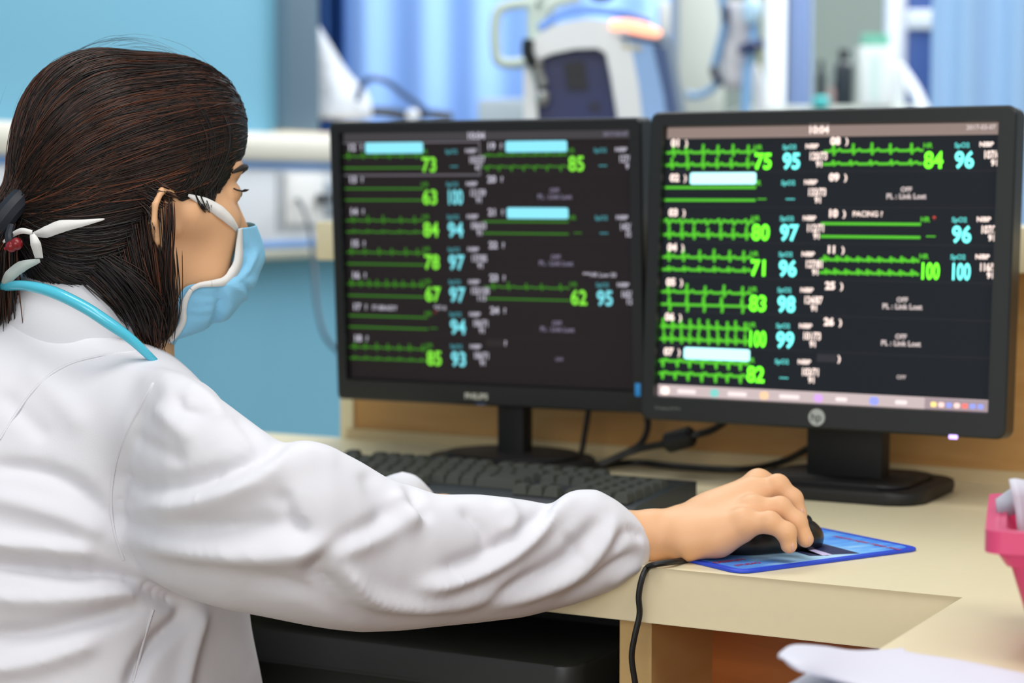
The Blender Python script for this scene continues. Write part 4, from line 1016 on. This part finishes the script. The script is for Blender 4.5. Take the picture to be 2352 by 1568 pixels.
# sleeve: stations (px, top, bottom, depth, half depth)
ST = np.array([(235, 990, 1180, 1.81, .035), (285, 900, 1270, 1.765, .055), (335, 858, 1325, 1.725, .066), (378, 848, 1350, 1.70, .068), (430, 862, 1375, 1.685, .068), (520, 925, 1400, 1.67, .066), (600, 985, 1415, 1.665, .064), (650, 1020, 1425, 1.665, .066), (700, 1012, 1435, 1.667, .068), (760, 1025, 1445, 1.67, .066), (830, 1060, 1452, 1.68, .062), (900, 1103, 1450, 1.695, .058), (950, 1115, 1446, 1.705, .056),
               (1000, 1135, 1440, 1.715, .056), (1100, 1134, 1430, 1.74, .052), (1200, 1146, 1418, 1.765, .052), (1265, 1158, 1402, 1.78, .050), (1290, 1140, 1396, 1.785, .050), (1320, 1124, 1388, 1.79, .050), (1370, 1122, 1370, 1.80, .048), (1420, 1150, 1350, 1.808, .044), (1455, 1180, 1328, 1.814, .040), (1478, 1205, 1312, 1.818, .034), (1492, 1232, 1290, 1.820, .022)], float)
def interp(x, col): return np.interp(x, ST[:, 0], ST[:, col])
def sleeve_fn(p):
    x, y = project(p); xc = np.clip(x, ST[0, 0], ST[-1, 0])
    t_, b_, dd, hd = interp(xc, 1), interp(xc, 2), interp(xc, 3), interp(xc, 4)
    sc = dd/FPX; cy = (t_+b_)/2; hh = (b_-t_)/2*sc
    A = (y-cy)*sc/hh; B = (p[:, 1]-dd)/hd; r_ = (np.abs(A)**2.3+np.abs(B)**2.3)**(1/2.3)
    d = (r_-1)*np.minimum(hh, hd)
    ex = np.abs(x-xc)*sc
    return np.where(ex > 0, np.sqrt(np.maximum(d, 0)**2+ex**2)+np.minimum(d, 0)*.0+np.where(d < 0, 0, 0), d)
def torso_fn(p):
    d = chain(p, [(168, 880, 1.86, .062), (130, 950, 1.86, .100), (55, 1060, 1.87, .142), (60, 1300, 1.87, .172), (110, 1650, 1.87, .185), (140, 1900, 1.88, .19)], .035)
    d = smin(d, chain(p, [(225, 872, 1.84, .042), (320, 945, 1.775, .044), (400, 990, 1.722, .048)], .03), .04)       # near shoulder
    d = smin(d, chain(p, [(225, 872, 1.88, .042), (300, 930, 1.96, .048), (340, 980, 2.02, .055)], .03), .04)
    d = smin(d, chain(p, [(290, 1120, 1.83, .11), (285, 1400, 1.83, .095), (250, 1700, 1.83, .12), (240, 1900, 1.83, .13)], .04), .05)   # front of the coat
    return d
def lsleeve(p):
    return chain(p, [(330, 960, 2.02, .055), (520, 1130, 2.06, .050), (720, 1180, 2.04, .040), (850, 1176, 2.0, .030), (926, 1137, 1.985, .0205), (955, 1160, 2.0, .022)], .012)
def coat_fn(p):
    d = smin(torso_fn(p), lsleeve(p), .03)
    d = smin(d, sleeve_fn(p), .014)
    # neck opening
    return smax(d, -cone(p, NK[0], P(240, 760, HY), .070, .058), .010)
V, Q = mesh_sdf(coat_fn, (-.60, 1.56, .42), (.13, 2.17, 1.06), .0044)
V = relax(V, Q, 3)
N = normals(V, Q); px, py = project(V)
view = V-np.array([0, 0, CAMZ]); view /= np.linalg.norm(view, axis=1)[:, None]; fac = np.clip(-(N*view).sum(1), 0, 1)**.5
disp = np.zeros(len(V))
def fold(pl, wd, amp, asym=0, pw=1, only=None):
    """a fold of the cloth along a line on its near side; amp in m (+ ridge, - valley); fades at both ends"""
    global disp
    pl = [(q.x, q.y) for q in catmull([Vector((x, y, 0)) for x, y in pl], 4)]
    d, T = polydist(px, py, pl); e = np.clip(np.minimum(T, 1-T)*5+.15, 0, 1)
    near = V[:, 1] < 1.9
    disp += 1.5*amp*np.exp(-(d/wd)**2)*e*fac*near
# seams
fold([(366, 896), (336, 945), (312, 995), (290, 1048), (278, 1105), (275, 1170), (285, 1230)], 14, -.0035)
SEAMS = ([(352, 880), (345, 895), (322, 935), (294, 985), (272, 1040), (258, 1100), (255, 1170), (264, 1230), (284, 1285)], [(0, 1008), (50, 930), (100, 872), (160, 835), (240, 815), (325, 806)], [(352, 1400), (330, 1470), (306, 1566)])
F_ = fold
# sleeve
F_([(268, 1100), (340, 1120), (418, 1118), (490, 1098), (559, 1074), (610, 1048), (650, 1024)], 20, -.0085)
F_([(300, 1150), (400, 1158), (500, 1135), (590, 1098), (690, 1045), (780, 1050)], 34, .0075)
F_([(262, 1236), (350, 1250), (450, 1262), (560, 1272), (643, 1273), (740, 1262), (835, 1236), (964, 1170)], 26, .0095)
F_([(400, 1205), (520, 1212), (640, 1205), (707, 1228)], 22, -.0045)
F_([(646, 1125), (655, 1160), (672, 1195), (712, 1232)], 14, -.0065)
F_([(940, 1150), (890, 1190), (835, 1222), (770, 1252), (735, 1280), (728, 1318), (760, 1350), (800, 1378)], 20, -.0095)
F_([(780, 1290), (810, 1330), (850, 1372), (920, 1392), (1000, 1390), (1120, 1362), (1200, 1300)], 20, .008)
F_([(560, 1330), (680, 1350), (790, 1400), (900, 1425), (1050, 1420)], 22, -.005)
F_([(1320, 1135), (1262, 1190), (1200, 1250), (1120, 1300), (1030, 1335), (960, 1350)], 17, .011)
F_([(1285, 1150), (1230, 1200), (1165, 1250), (1090, 1290), (1010, 1310)], 16, -.0085)
F_([(1380, 1190), (1340, 1250), (1280, 1300), (1200, 1340), (1100, 1370)], 20, -.007)
F_([(1420, 1190), (1385, 1245), (1350, 1290), (1300, 1330), (1220, 1362), (1120, 1392)], 16, .007)
F_([(1445, 1212), (1462, 1222), (1480, 1236)], 7, -.007)
F_([(1440, 1218), (1420, 1245), (1412, 1262)], 9, -.005)
F_([(1480, 1270), (1440, 1285), (1400, 1310), (1350, 1350), (1280, 1385)], 13, -.006)
F_([(1478, 1300), (1440, 1315), (1400, 1345)], 9, .004)
F_([(1300, 1230), (1325, 1260), (1335, 1290), (1305, 1320)], 10, -.004)
F_([(1060, 1165), (1110, 1215), (1120, 1255)], 14, -.005)
F_([(1150, 1150), (1180, 1190), (1170, 1230)], 18, .005)
F_([(932, 1105), (950, 1130), (962, 1165), (990, 1190)], 12, -.006)
F_([(905, 1130), (925, 1170), (960, 1210)], 20, .006)
F_([(840, 1080), (860, 1130), (900, 1180)], 20, -.004)
F_([(272, 1092), (305, 1108), (335, 1128)], 11, -.003); F_([(268, 1140), (310, 1152), (350, 1150)], 11, -.0025); F_([(262, 1185), (300, 1200), (345, 1205)], 12, -.003)
F_([(405, 905), (415, 935), (440, 946), (470, 948)], 9, -.0045); F_([(430, 880), (480, 915), (510, 965)], 14, .004); F_([(350, 930), (400, 975), (440, 1010)], 18, .004); F_([(300, 1000), (360, 1030), (430, 1060)], 14, -.003)
F_([(540, 950), (580, 1000), (600, 1040)], 12, -.003)
# trunk
F_([(-40, 1290), (60, 1300), (160, 1312), (276, 1328), (386, 1376), (437, 1382)], 17, -.010)
F_([(-40, 1248), (80, 1258), (225, 1270)], 22, .007)
F_([(-40, 1070), (60, 1075), (128, 1093), (190, 1130), (248, 1190)], 18, -.006)
F_([(-40, 1140), (60, 1160), (160, 1190), (240, 1230)], 26, .006)
F_([(-40, 1460), (80, 1455), (193, 1428), (334, 1389)], 20, -.008)
F_([(-40, 1370), (80, 1378), (220, 1370), (340, 1350)], 22, .006)
F_([(-40, 1540), (90, 1520), (230, 1470)], 22, .006)
F_([(437, 1392), (410, 1430), (360, 1473), (320, 1530), (290, 1600)], 15, -.011)
F_([(470, 1400), (450, 1460), (430, 1540), (420, 1600)], 14, .007)
F_([(0, 900), (60, 960), (110, 1010)], 20, -.003); F_([(120, 700), (200, 780), (330, 850)], 18, .002)
F_([(60, 830), (120, 900), (200, 990)], 30, .003)
V2 = V+N*disp[:, None]; V2 = relax(V2, Q, 2, .5)
coat = mesh_obj('white_coat', to_mesh('white_coat', V2, Q), body, [M_coat], smooth=True)
u2 = coat.modifiers.new('u', 'SUBSURF'); u2.levels = u2.render_levels = 1
from mathutils.bvhtree import BVHTree
bvh = BVHTree.FromPolygons([tuple(v) for v in V2], [tuple(int(i) for i in q) for q in Q])
for sm_ in SEAMS:
    pts_ = []
    for q in catmull([Vector((x, y, 0)) for x, y in sm_], 5):
        dr = (P(q.x, q.y, 2)-Vector((0, 0, CAMZ))).normalized(); h = bvh.ray_cast(Vector((0, 0, CAMZ)), dr)
        if h[0]: pts_.append(h[0]+h[1]*.0002*(1 if h[1].dot(dr) < 0 else -1))
    for _ in range(3): pts_ = [pts_[0]]+[(pts_[i-1]+pts_[i]*2+pts_[i+1])/4 for i in range(1, len(pts_)-1)]+[pts_[-1]]
    m = MB(); m.tube(pts_, .0013, 6, smooth=False); m.build('seam', M_coat, coat)
# collar: band folded outwards round the neck
D1 = (P(350, 822, HY)-P(78, 606, HY)); cl = D1.length; D1.normalize(); D2 = Vector((0, 1, 0)); ax = Vector((-D1.z, 0, D1.x)); 
if ax.z < 0: ax = -ax
CC = (P(350, 822, HY)+P(78, 606, HY))/2
def colring(ra, rb, h, bow=0):
    out = []
    for k in range(40):
        a_ = 2*math.pi*k/40
        out.append(CC+D1*(ra*math.cos(a_))+D2*(rb*math.sin(a_))+ax*(h+bow*abs(math.sin(a_))))
    return out
m = MB(); R0 = cl/2
m.grid([colring(R0*.86, .060, -.028, .018), colring(R0*.90, .063, .002, .024), colring(R0*.97, .068, .009, .024), colring(R0*1.03, .074, .001, .020), colring(R0*1.05, .080, -.014, .014), colring(R0*1.04, .082, -.034, .008), colring(R0*.98, .078, -.065, .000)], closed=True)
m.build('collar', M_coat, coat)
o = [c for c in coat.children if c.name.startswith('collar')][0]; s_ = o.modifiers.new('s', 'SOLIDIFY'); s_.thickness = .0025; u3 = o.modifiers.new('u', 'SUBSURF'); u3.render_levels = u3.levels = 2

# ------------------------------------------------------------------ hair
TIE = (px2u(28, .02), .012, -.028)                     # where the pony tail is gathered, head space
def hair_sdf(q):
    a = q.copy(); a[:, 1] = np.abs(a[:, 1])
    d = ell(a, (-.008, 0, .023), (.097, .081, .096))
    d = smin(d, ell(a, (-.040, 0, .042), (.066, .070, .073)), .02)
    d = smin(d, ell(a, (.037, 0, .056), (.064, .064, .064)), .02)
    d = smin(d, ell(a, (-.050, 0, -.002), (.060, .060, .058)), .02)
    d = smin(d, cone(a, (-.070, 0, -.015), (-.110, .004, -.026), .042, .018), .02)
    # nape hair hanging behind and below the ear
    d = smin(d, ell(a, (-.040, 0, -.050), (.066, .064, .062)), .025)
    # keep the face, temples and ears free
    face = ell(a, (.105, 0, -.042), (.068, .075, .078)); d = smax(d, -face, .008)
    side = ell(a, (.048, .075, -.062), (.044, .050, .060)); d = smax(d, -side, .006)
    ear = ell(a, (.012, .090, -.036), (.024, .034, .032)); d = smax(d, -ear, .006)
    return d
V, Q = mesh_sdf(hair_sdf, (-.16, -.10, -.13), (.12, .10, .15), .0028); V = fromH(relax(V, Q, 2))
def hair_mat(name, c0, c1, c2, rough=.42):
    m = mat(name, c0, rough, spec=.4); nt = m.node_tree; b = nt.nodes['Principled BSDF']
    g = nt.nodes.new('ShaderNodeNewGeometry'); cr = nt.nodes.new('ShaderNodeValToRGB'); e = cr.color_ramp.elements
    e[0].position = 0; e[0].color = (*lin(c0), 1); e[1].position = 1; e[1].color = (*lin(c2), 1); q = e.new(.55); q.color = (*lin(c1), 1)
    nt.links.new(g.outputs['Random Per Island'], cr.inputs[0]); nt.links.new(cr.outputs[0], b.inputs['Base Color']); return m
M_hbase = mat('hair_base', '#0f0b0a', .5, spec=.3)
M_hdark = hair_mat('hair_dark', '#0c0a0a', '#17110e', '#261811'); M_hbrown = hair_mat('hair_brown', '#24150e', '#41261a', '#683a24')
hair = mesh_obj('hair', to_mesh('hair', V, Q), body, [M_hbase, M_hdark, M_hbrown], smooth=True)
def hair_radius(D):
    """distance from the head centre to the hair surface in directions D"""
    c = np.array((-.02, 0, .01)); lo = np.full(len(D), .03); hi = np.full(len(D), .17)
    ts = np.linspace(.17, .03, 50); R_ = np.full(len(D), .07); done = np.zeros(len(D), bool)
    pf = np.full(len(D), .01); stp = ts[0]-ts[1]
    for t in ts:
        f = hair_sdf(c+D*t); hit = (f < 0) & ~done; R_[hit] = (t+stp*(-f)/np.maximum(pf-f, 1e-6))[hit]; done |= hit; pf = f
    return R_
HCc = np.array((-.02, 0, .01))
def strands_mesh(lines, rad, mats_i, flat=.6):
    """lines: (S,K,3) world; thin tapered triangular tubes"""
    Sx, K, _ = lines.shape
    T = np.gradient(lines, axis=1); T /= np.maximum(np.linalg.norm(T, axis=2), 1e-9)[..., None]
    ref = lines-np.array(HC); X = np.cross(T, ref); X /= np.maximum(np.linalg.norm(X, axis=2), 1e-9)[..., None]; Y = np.cross(T, X)
    tap = np.ones(K); tap[0] = .3; tap[-1] = .25; tap[-2] = .7
    rr = rad[:, None]*tap[None]
    ring = [lines+(X*math.cos(a_)+Y*math.sin(a_)*flat)*rr[..., None] for a_ in (0, 2*math.pi/3, 4*math.pi/3)]
    P_ = np.stack(ring, 2)                                # S,K,3,3
    idx = np.arange(Sx*K*3).reshape(Sx, K, 3); q = []
    for k in range(3): q.append(np.stack([idx[:, :-1, k], idx[:, :-1, (k+1) % 3], idx[:, 1:, (k+1) % 3], idx[:, 1:, k]], -1).reshape(-1, 4))
    order = np.stack([x.reshape(Sx, K-1, 4) for x in q], 2).reshape(-1, 4)
    mi = np.repeat(mats_i, (K-1)*3)
    return P_.reshape(-1, 3), order, mi
rs = np.random.RandomState(4)
NS = 9500; K = 16
# roots over the hairline, forehead, temple and crown; all swept back to the tie
az = rs.uniform(-1, 1, NS); 
phi = np.where(rs.rand(NS) < .55, rs.uniform(0, 95, NS), rs.uniform(95, 170, NS))   # elevation along the mid line from the face over the top
sidev = rs.uniform(-.25, 1.0, NS)                                                    # mostly the side we see and the top
el = np.radians(phi)
D0 = np.stack([np.cos(el), sidev*1.1, np.sin(el)], 1); D0 /= np.linalg.norm(D0, axis=1)[:, None]
low = rs.rand(NS) < .25
D0[low] = np.stack([rs.uniform(-.5, .55, low.sum()), rs.uniform(.75, 1, low.sum()), rs.uniform(-.55, .2, low.sum())], 1); D0 /= np.linalg.norm(D0, axis=1)[:, None]
Dt = np.array(TIE)-HCc; Dt = Dt/np.linalg.norm(Dt); Dt = Dt+rs.normal(0, .06, (NS, 3)); Dt /= np.linalg.norm(Dt, axis=1)[:, None]
om = np.arccos(np.clip((D0*Dt).sum(1), -1, 1)); L = []
jit = rs.normal(0, .03, (NS, 3)); off = np.abs(rs.normal(0, .0012, NS))
ln0 = rs.uniform(0, .12, NS); ln1 = rs.uniform(.75, 1, NS)
for k in range(K):
    t = ln0+(ln1-ln0)*k/(K-1)
    s0 = np.sin((1-t)*om)/np.sin(om); s1 = np.sin(t*om)/np.sin(om)
    D = D0*s0[:, None]+Dt*s1[:, None]+jit*(np.sin(t*math.pi)[:, None])+np.array([0, 0, -.10])*(np.sin(t*math.pi)[:, None])*(D0[:, 2:3] < .35)
    D /= np.linalg.norm(D, axis=1)[:, None]
    R_ = hair_radius(D)+off*np.sin(math.pi*np.clip(t*.9+.05, 0, 1))
    L.append(HCc+D*R_[:, None])
L = np.stack(L, 1)
# drop strands which would stray over the face
okm = hair_sdf(L.reshape(-1, 3)).reshape(NS, K) < .005; keep = []
for i in range(NS):
    b_ = np.nonzero(~okm[i])[0]; s_i = (b_[-1]+1) if len(b_) else 0
    if s_i > K-6: continue
    x_ = np.linspace(s_i, K-1, K); keep.append(np.stack([np.interp(x_, range(K), L[i, :, d]) for d in range(3)], 1))
L = np.stack(keep)
Lw = fromH(L.reshape(-1, 3)).reshape(L.shape)
hb = ((L[:, :, 0].min(1) < -.05) & (rs.rand(len(L)) < .45) & (L[:, 8, 2] > -.02)) | (rs.rand(len(L)) < .06)
Pv, Pq, mi = strands_mesh(Lw, rs.uniform(.0003, .0008, len(L)), np.where(hb, 1, 0))
def add_strands(name, Pv, Pq, mi, mats_):
    me = to_mesh(name, Pv, Pq); o = mesh_obj(name, me, hair, mats_, smooth=True); me.polygons.foreach_set('material_index', mi.astype(np.int32)); return o
add_strands('swept_strands', Pv, Pq, mi, [M_hdark, M_hbrown])
# loose locks given by guide lines (px, py, depth)
hair_w = lambda p: hair_sdf(toH(p))
def lock(guides, n, spread, rad, brown=.3, seed=1, K=14, on=None, st=.05):
    r_ = np.random.RandomState(seed); out = []
    _rc = {}
    for i in range(n):
        g = guides[i % len(guides)] if r_.rand() < .3 else None
        gi = r_.randint(len(guides)-1) if len(guides) > 1 else 0; a_, b_ = guides[gi], guides[min(gi+1, len(guides)-1)]; f = r_.rand()*1.16-.08
        rsm = lambda g_: (lambda A: np.stack([np.interp(np.linspace(0, len(A)-1, 9), range(len(A)), A[:, d]) for d in range(3)], 1))(np.array([P(*q) for q in g_] if on is None else surf([(q.x, q.y) for q in catmull([Vector((q_[0], q_[1], 0)) for q_ in g_], 3)], on, .0012)))
        
        for g__ in (a_, b_):
            if id(g__) not in _rc: _rc[id(g__)] = rsm(g__)
        pa = _rc[id(a_)]; pb = _rc[id(b_)]
        q = pa*(1-f)+pb*f; e = r_.rand()**.6*.45+.55
        tt = np.linspace(0, len(q)-1, len(q)); ts = np.linspace((len(q)-1)*r_.rand()*st, (len(q)-1)*e, K)
        cur = np.stack([np.interp(ts, tt, q[:, d]) for d in range(3)], 1)
        for _ in range(2): cur[1:-1] = (cur[:-2]+cur[1:-1]*2+cur[2:])/4
        cur += r_.normal(0, 1, 3)*spread+np.linspace(0, 1, K)[:, None]*r_.normal(0, 1, 3)*spread*1.5
        out.append(cur)
    Lx = np.stack(out); return strands_mesh(Lx, r_.uniform(rad*.5, rad, n), (r_.rand(n) < brown).astype(int))
D_ = 1.79
res = [
 # hair behind the ear falling over the neck and collar
 lock([[(330, 470, 1.79), (340, 560, 1.785), (352, 660, 1.79), (362, 740, 1.80), (362, 812, 1.81)], [(250, 500, 1.80), (280, 600, 1.795), (310, 690, 1.80), (335, 760, 1.81), (352, 800, 1.815)],
       [(380, 560, 1.785), (388, 640, 1.785), (392, 700, 1.80), (384, 750, 1.81), (368, 795, 1.82)], [(180, 540, 1.80), (220, 620, 1.79), (270, 680, 1.79), (310, 740, 1.80), (335, 790, 1.81)]], 480, .0026, .0007, .35, 1),
 lock([[(395, 455, 1.783), (398, 520, 1.776), (392, 590, 1.776), (395, 660, 1.783), (415, 700, 1.79)], [(372, 460, 1.783), (378, 560, 1.776), (380, 640, 1.780), (392, 700, 1.79), (380, 770, 1.81)]], 34, .0016, .0009, .5, 2),
 lock([[(90, 545, 1.82), (130, 590, 1.80), (190, 630, 1.79), (260, 690, 1.79), (300, 745, 1.80)], [(100, 520, 1.81), (180, 560, 1.79), (260, 620, 1.785), (320, 700, 1.79), (345, 770, 1.80)], [(140, 530, 1.80), (240, 590, 1.785), (320, 640, 1.785), (370, 700, 1.79), (372, 750, 1.80)]], 700, .0022, .0009, .1, 3),
 # fringe swept over the temple
 lock([[(470, 195), (515, 262), (530, 320), (515, 375), (485, 425), (450, 450)], [(430, 205), (475, 270), (490, 330), (475, 390), (445, 430), (412, 447)], [(360, 230), (420, 290), (440, 350), (438, 400), (420, 430), (395, 450)]], 760, .0007, .0006, .08, 4, 16, hair_w, .35),
 lock([[(518, 385), (500, 420), (490, 455), (484, 480)], [(440, 400), (446, 440), (458, 472), (472, 490)]], 160, .0010, .0007, .05, 5, 10, lambda p: np.minimum(hair_w(p), head_fn(p))),
 # over the top of the ear
 lock([[(340, 395), (370, 425), (398, 440), (420, 447)], [(300, 425), (345, 445), (375, 452), (395, 462)], [(280, 440), (325, 470), (350, 500), (356, 540)]], 150, .0016, .0007, .2, 8, 12, lambda p: np.minimum(hair_w(p), head_fn(p))),
 # fly-away hairs on top
 lock([[(250, 105, 1.86), (300, 88, 1.86), (360, 96, 1.86), (420, 128, 1.86)], [(150, 130, 1.86), (220, 96, 1.86), (290, 90, 1.86), (350, 104, 1.86)], [(340, 100, 1.86), (400, 112, 1.86), (440, 135, 1.86), (490, 180, 1.86)], [(30, 420, 1.86), (20, 330, 1.86), (30, 250, 1.86), (70, 170, 1.86)]], 34, .0016, .00022, .5, 6),
 # pony tail hanging at the left frame edge
 lock([[(30, 480, 1.80), (0, 510, 1.80), (-22, 580, 1.80), (-28, 680, 1.81), (-26, 750, 1.82)], [(20, 500, 1.79), (-4, 550, 1.79), (-8, 640, 1.79), (-10, 745, 1.80)]], 700, .006, .0013, .5, 7)]
n0 = 0; A_, B_, C_ = [], [], []
for a_, b_, c_ in res: A_.append(a_); B_.append(b_+n0); C_.append(c_); n0 += len(a_)
add_strands('loose_strands', np.concatenate(A_), np.concatenate(B_), np.concatenate(C_), [M_hdark, M_hbrown])
# base mass under the pony tail
m = MB(); m.tube([P(34, 495, 1.81), P(-12, 540, 1.81), P(-36, 640, 1.81), P(-36, 745, 1.82)], [.018, .022, .020, .006], 14); m.build('pony_tail', M_hbase, hair)
# hair tie
m = MB()
tc_ = P(30, 497, 1.81); axd = (P(66, 520, 1.81)-P(0, 470, 1.81)).normalized(); e1 = Vector((-axd.z, 0, axd.x)); e2 = Vector((0, 1, 0))
m.tube([tc_+e1*(.025*math.cos(a_))+e2*(.030*math.sin(a_)) for a_ in np.linspace(0, 2*math.pi, 17)[:-1]], .0105, 10, closed=True)
tie = m.build('hair_tie', mat('tie_navy', '#141a24', .6), hair)
m = MB(); m.tube([P(26, 520, 1.765), P(20, 545, 1.755), P(26, 562, 1.755)], .0035, 8); m.build('band_end', mat('tie_navy', '#141a24', .6), tie)
m = MB(); m.sphere(P(38, 560, 1.752), .0055, (1, 1, 1.0)); m.sphere(P(26, 566, 1.752), .005); m.tube([P(24, 566, 1.752), P(10, 572, 1.752)], .0015, 6); m.build('charm', mat('charm_red', '#7a0c14', .3), tie)

# ------------------------------------------------------------------ face mask
MR = [  # (front u, w) (edge u, v, w)
 ((.110, -.026), (px2u(548, .046), .046, -.0370)), ((.1185, -.042), (px2u(552, .049), .049, -.052)), ((.1225, -.058), (px2u(551, .051), .051, -.067)), ((.1175, -.073), (px2u(540, .053), .053, -.079)),
 ((.113, -.086), (px2u(508, .055), .055, -.0875)), ((.104, -.100), (px2u(428, .0575), .0575, -.0895)), ((.090, -.116), (px2u(430, .055), .055, -.103)), ((.071, -.127), (px2u(432, .049), .049, -.117)), ((.050, -.134), (px2u(420, .043), .043, -.130)), ((.030, -.138), (px2u(402, .036), .036, -.1385))]
def grad(fn, V, h=.0008):
    g = np.stack([fn(V+np.eye(3)[d]*h)-fn(V-np.eye(3)[d]*h) for d in range(3)], 1); return g/np.maximum(np.linalg.norm(g, axis=1), 1e-9)[:, None]
EP = [(543, 525), (539, 560), (535, 600), (521, 628), (496, 646), (428, 656)]
es_ = surf(EP, head_fn, .0025)
edge = [tuple(toH(np.array([p]))[0]) for p in es_]+[m_[1] for m_ in MR[6:]]
fr_ = catmull([Vector((m_[0][0], 0, m_[0][1])) for m_ in MR], 5); ed_ = catmull([Vector(e) for e in edge], 5)
NJ = 22; rows = []
for i, (f_, e_) in enumerate(zip(fr_, ed_)):
    half = []
    for j in range(NJ):
        t = j/(NJ-1); a_ = t*math.pi/2
        half.append((e_.x+(f_.x-e_.x)*math.sin(a_)**.9, e_.y*math.cos(a_)**.8+.0006, e_.z+(f_.z-e_.z)*t))
    rows.append([H2W(*p) for p in half]+[H2W(p[0], -p[1], p[2]) for p in half[-2::-1]])
MV = np.array([[tuple(p) for p in r] for r in rows]); sh_ = MV.shape; MV = MV.reshape(-1, 3)
for _ in range(3):
    d = head_fn(MV); MV = MV+grad(head_fn, MV)*np.clip(.0028-d, 0, .01)[:, None]
G = MV.reshape(sh_); nn_ = np.cross(np.gradient(G, axis=0), np.gradient(G, axis=1)).reshape(-1, 3); nn_ /= np.maximum(np.linalg.norm(nn_, axis=1), 1e-9)[:, None]
cen_ = np.array(H2W(.04, 0, -.08)); nn_ *= np.sign(((MV-cen_)*nn_).sum(1))[:, None]
mx_, my_ = project(MV)
def mfold(pl, wd, amp):
    global MV
    d, T = polydist(mx_, my_, pl); e = np.clip(np.minimum(T, 1-T)*4+.2, 0, 1); MV = MV+nn_*(amp*np.exp(-(d/wd)**2)*e)[:, None]
mfold([(500, 655), (508, 690), (500, 725), (486, 758)], 6, -.0065); mfold([(516, 660), (528, 700), (512, 740)], 10, .003)
mfold([(552, 640), (570, 660), (585, 690)], 6, -.003); mfold([(590, 575), (575, 610), (556, 640)], 7, .0035); mfold([(560, 560), (575, 590), (565, 625)], 8, -.003)
mfold([(535, 655), (560, 672), (572, 700)], 6, .003); mfold([(430, 675), (470, 682), (498, 680)], 4, -.0016); mfold([(430, 700), (470, 705), (498, 700)], 4, -.0016); mfold([(430, 722), (465, 728), (492, 722)], 4, -.0016)
m = MB(); m.grid([[Vector(p) for p in r] for r in MV.reshape(sh_)]); mk = m.build('face_mask', mat('mask_blue', '#84c4e6', .75, bump=.3, bscale=260, dist=.0010, sss=.05), body)
s_ = mk.modifiers.new('s', 'SOLIDIFY'); s_.thickness = .0012; u_ = mk.modifiers.new('u', 'SUBSURF'); u_.levels = u_.render_levels = 1
M_strap = mat('mask_white', '#e4e2de', .8, bump=.2, bscale=500, dist=.0004)
def ribbon(name, pts, wid, par, nrm=None, m_=M_strap, th_=.0006):
    pts = catmull([Vector(p) for p in pts], 6); n = len(pts); wd = np.interp(np.linspace(0, 1, n), np.linspace(0, 1, len(wid)), wid)
    r0, r1 = [], []
    for i, p in enumerate(pts):
        t = (pts[min(i+1, n-1)]-pts[max(i-1, 0)]).normalized(); n2 = (nrm or nV); s__ = t.cross(n2).normalized(); r0.append(p-s__*wd[i]/2); r1.append(p+s__*wd[i]/2)
    m = MB(); m.grid([r0, r1]); o = m.build(name, m_, par); q = o.modifiers.new('s', 'SOLIDIFY'); q.thickness = th_; return o
mf = lambda p: np.minimum(head_fn(p), 1)
ML = MV.reshape(sh_)
def edgeline(i0, i1, j=1, off=.0016): return [Vector(ML[i, j])+nV*off for i in range(i0, i1, 2)]
ribbon('edge_binding', edgeline(0, 24), [.004, .007, .009, .010, .011, .009, .006], mk, nrm=(nV+fU*.35))
ribbon('edge_binding', edgeline(22, 28, 1, .0018), [.006, .0045, .004], mk)
ribbon('edge_binding', edgeline(26, len(ed_)-1, 1, .0018), [.004, .006, .006, .005, .004], mk)
# upper strap across the cheek
skin_s = lambda pts, off=.0012: surf(pts, head_fn, off)
def Hs(px, py, v_): 
    w_ = (430-py)/2527; return H2W(px2u(px, v_), v_, w_)
ribbon('strap', surf([(544, 527), (533, 512), (515, 494), (492, 477), (462, 461), (432, 448)], lambda p: np.minimum(head_fn(p), hair_w(p)), .0040), [.0035, .008, .0105, .009, .002], mk)
ribbon('strap', surf([(240, 503), (190, 512), (140, 520), (105, 533), (74, 538)], hair_w, .0075), [.001, .006, .011, .010, .002], mk, nrm=Vector((0, -1, 0)))
ribbon('strap', [P(74, 538, 1.745), P(82, 560, 1.745), P(90, 592, 1.755)], [.004, .009, .007], mk, nrm=Vector((0, -1, 0)))
ribbon('strap', [P(74, 534, 1.745), P(50, 530, 1.75), P(28, 540, 1.76), P(8, 556, 1.77)], [.004, .005, .004, .002], mk, nrm=Vector((0, -1, 0)))
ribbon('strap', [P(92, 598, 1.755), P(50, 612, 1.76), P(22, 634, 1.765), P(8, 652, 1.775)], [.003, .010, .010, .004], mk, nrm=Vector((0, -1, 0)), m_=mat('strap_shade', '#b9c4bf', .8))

# ------------------------------------------------------------------ stethoscope tube round the neck
tp = [P(60, 640, 2.0), P(0, 640, 1.94), P(-8, 648, 1.86), P(6, 656, 1.79), P(60, 656, 1.755), P(125, 672, 1.742), P(195, 706, 1.735), P(250, 742, 1.735), P(300, 778, 1.74), P(340, 815, 1.75), P(362, 838, 1.765), P(375, 862, 1.79)]
m = MB(); m.tube(tp, [.0044]*5+[.0052]*3+[.0044, .0036, .0034, .003], 14)
tag(m.build('stethoscope', mat('tube_cyan', (.075, .52, .68), .22, coat=.3)), 'light blue stethoscope tube lying over the white collar', 'stethoscope')
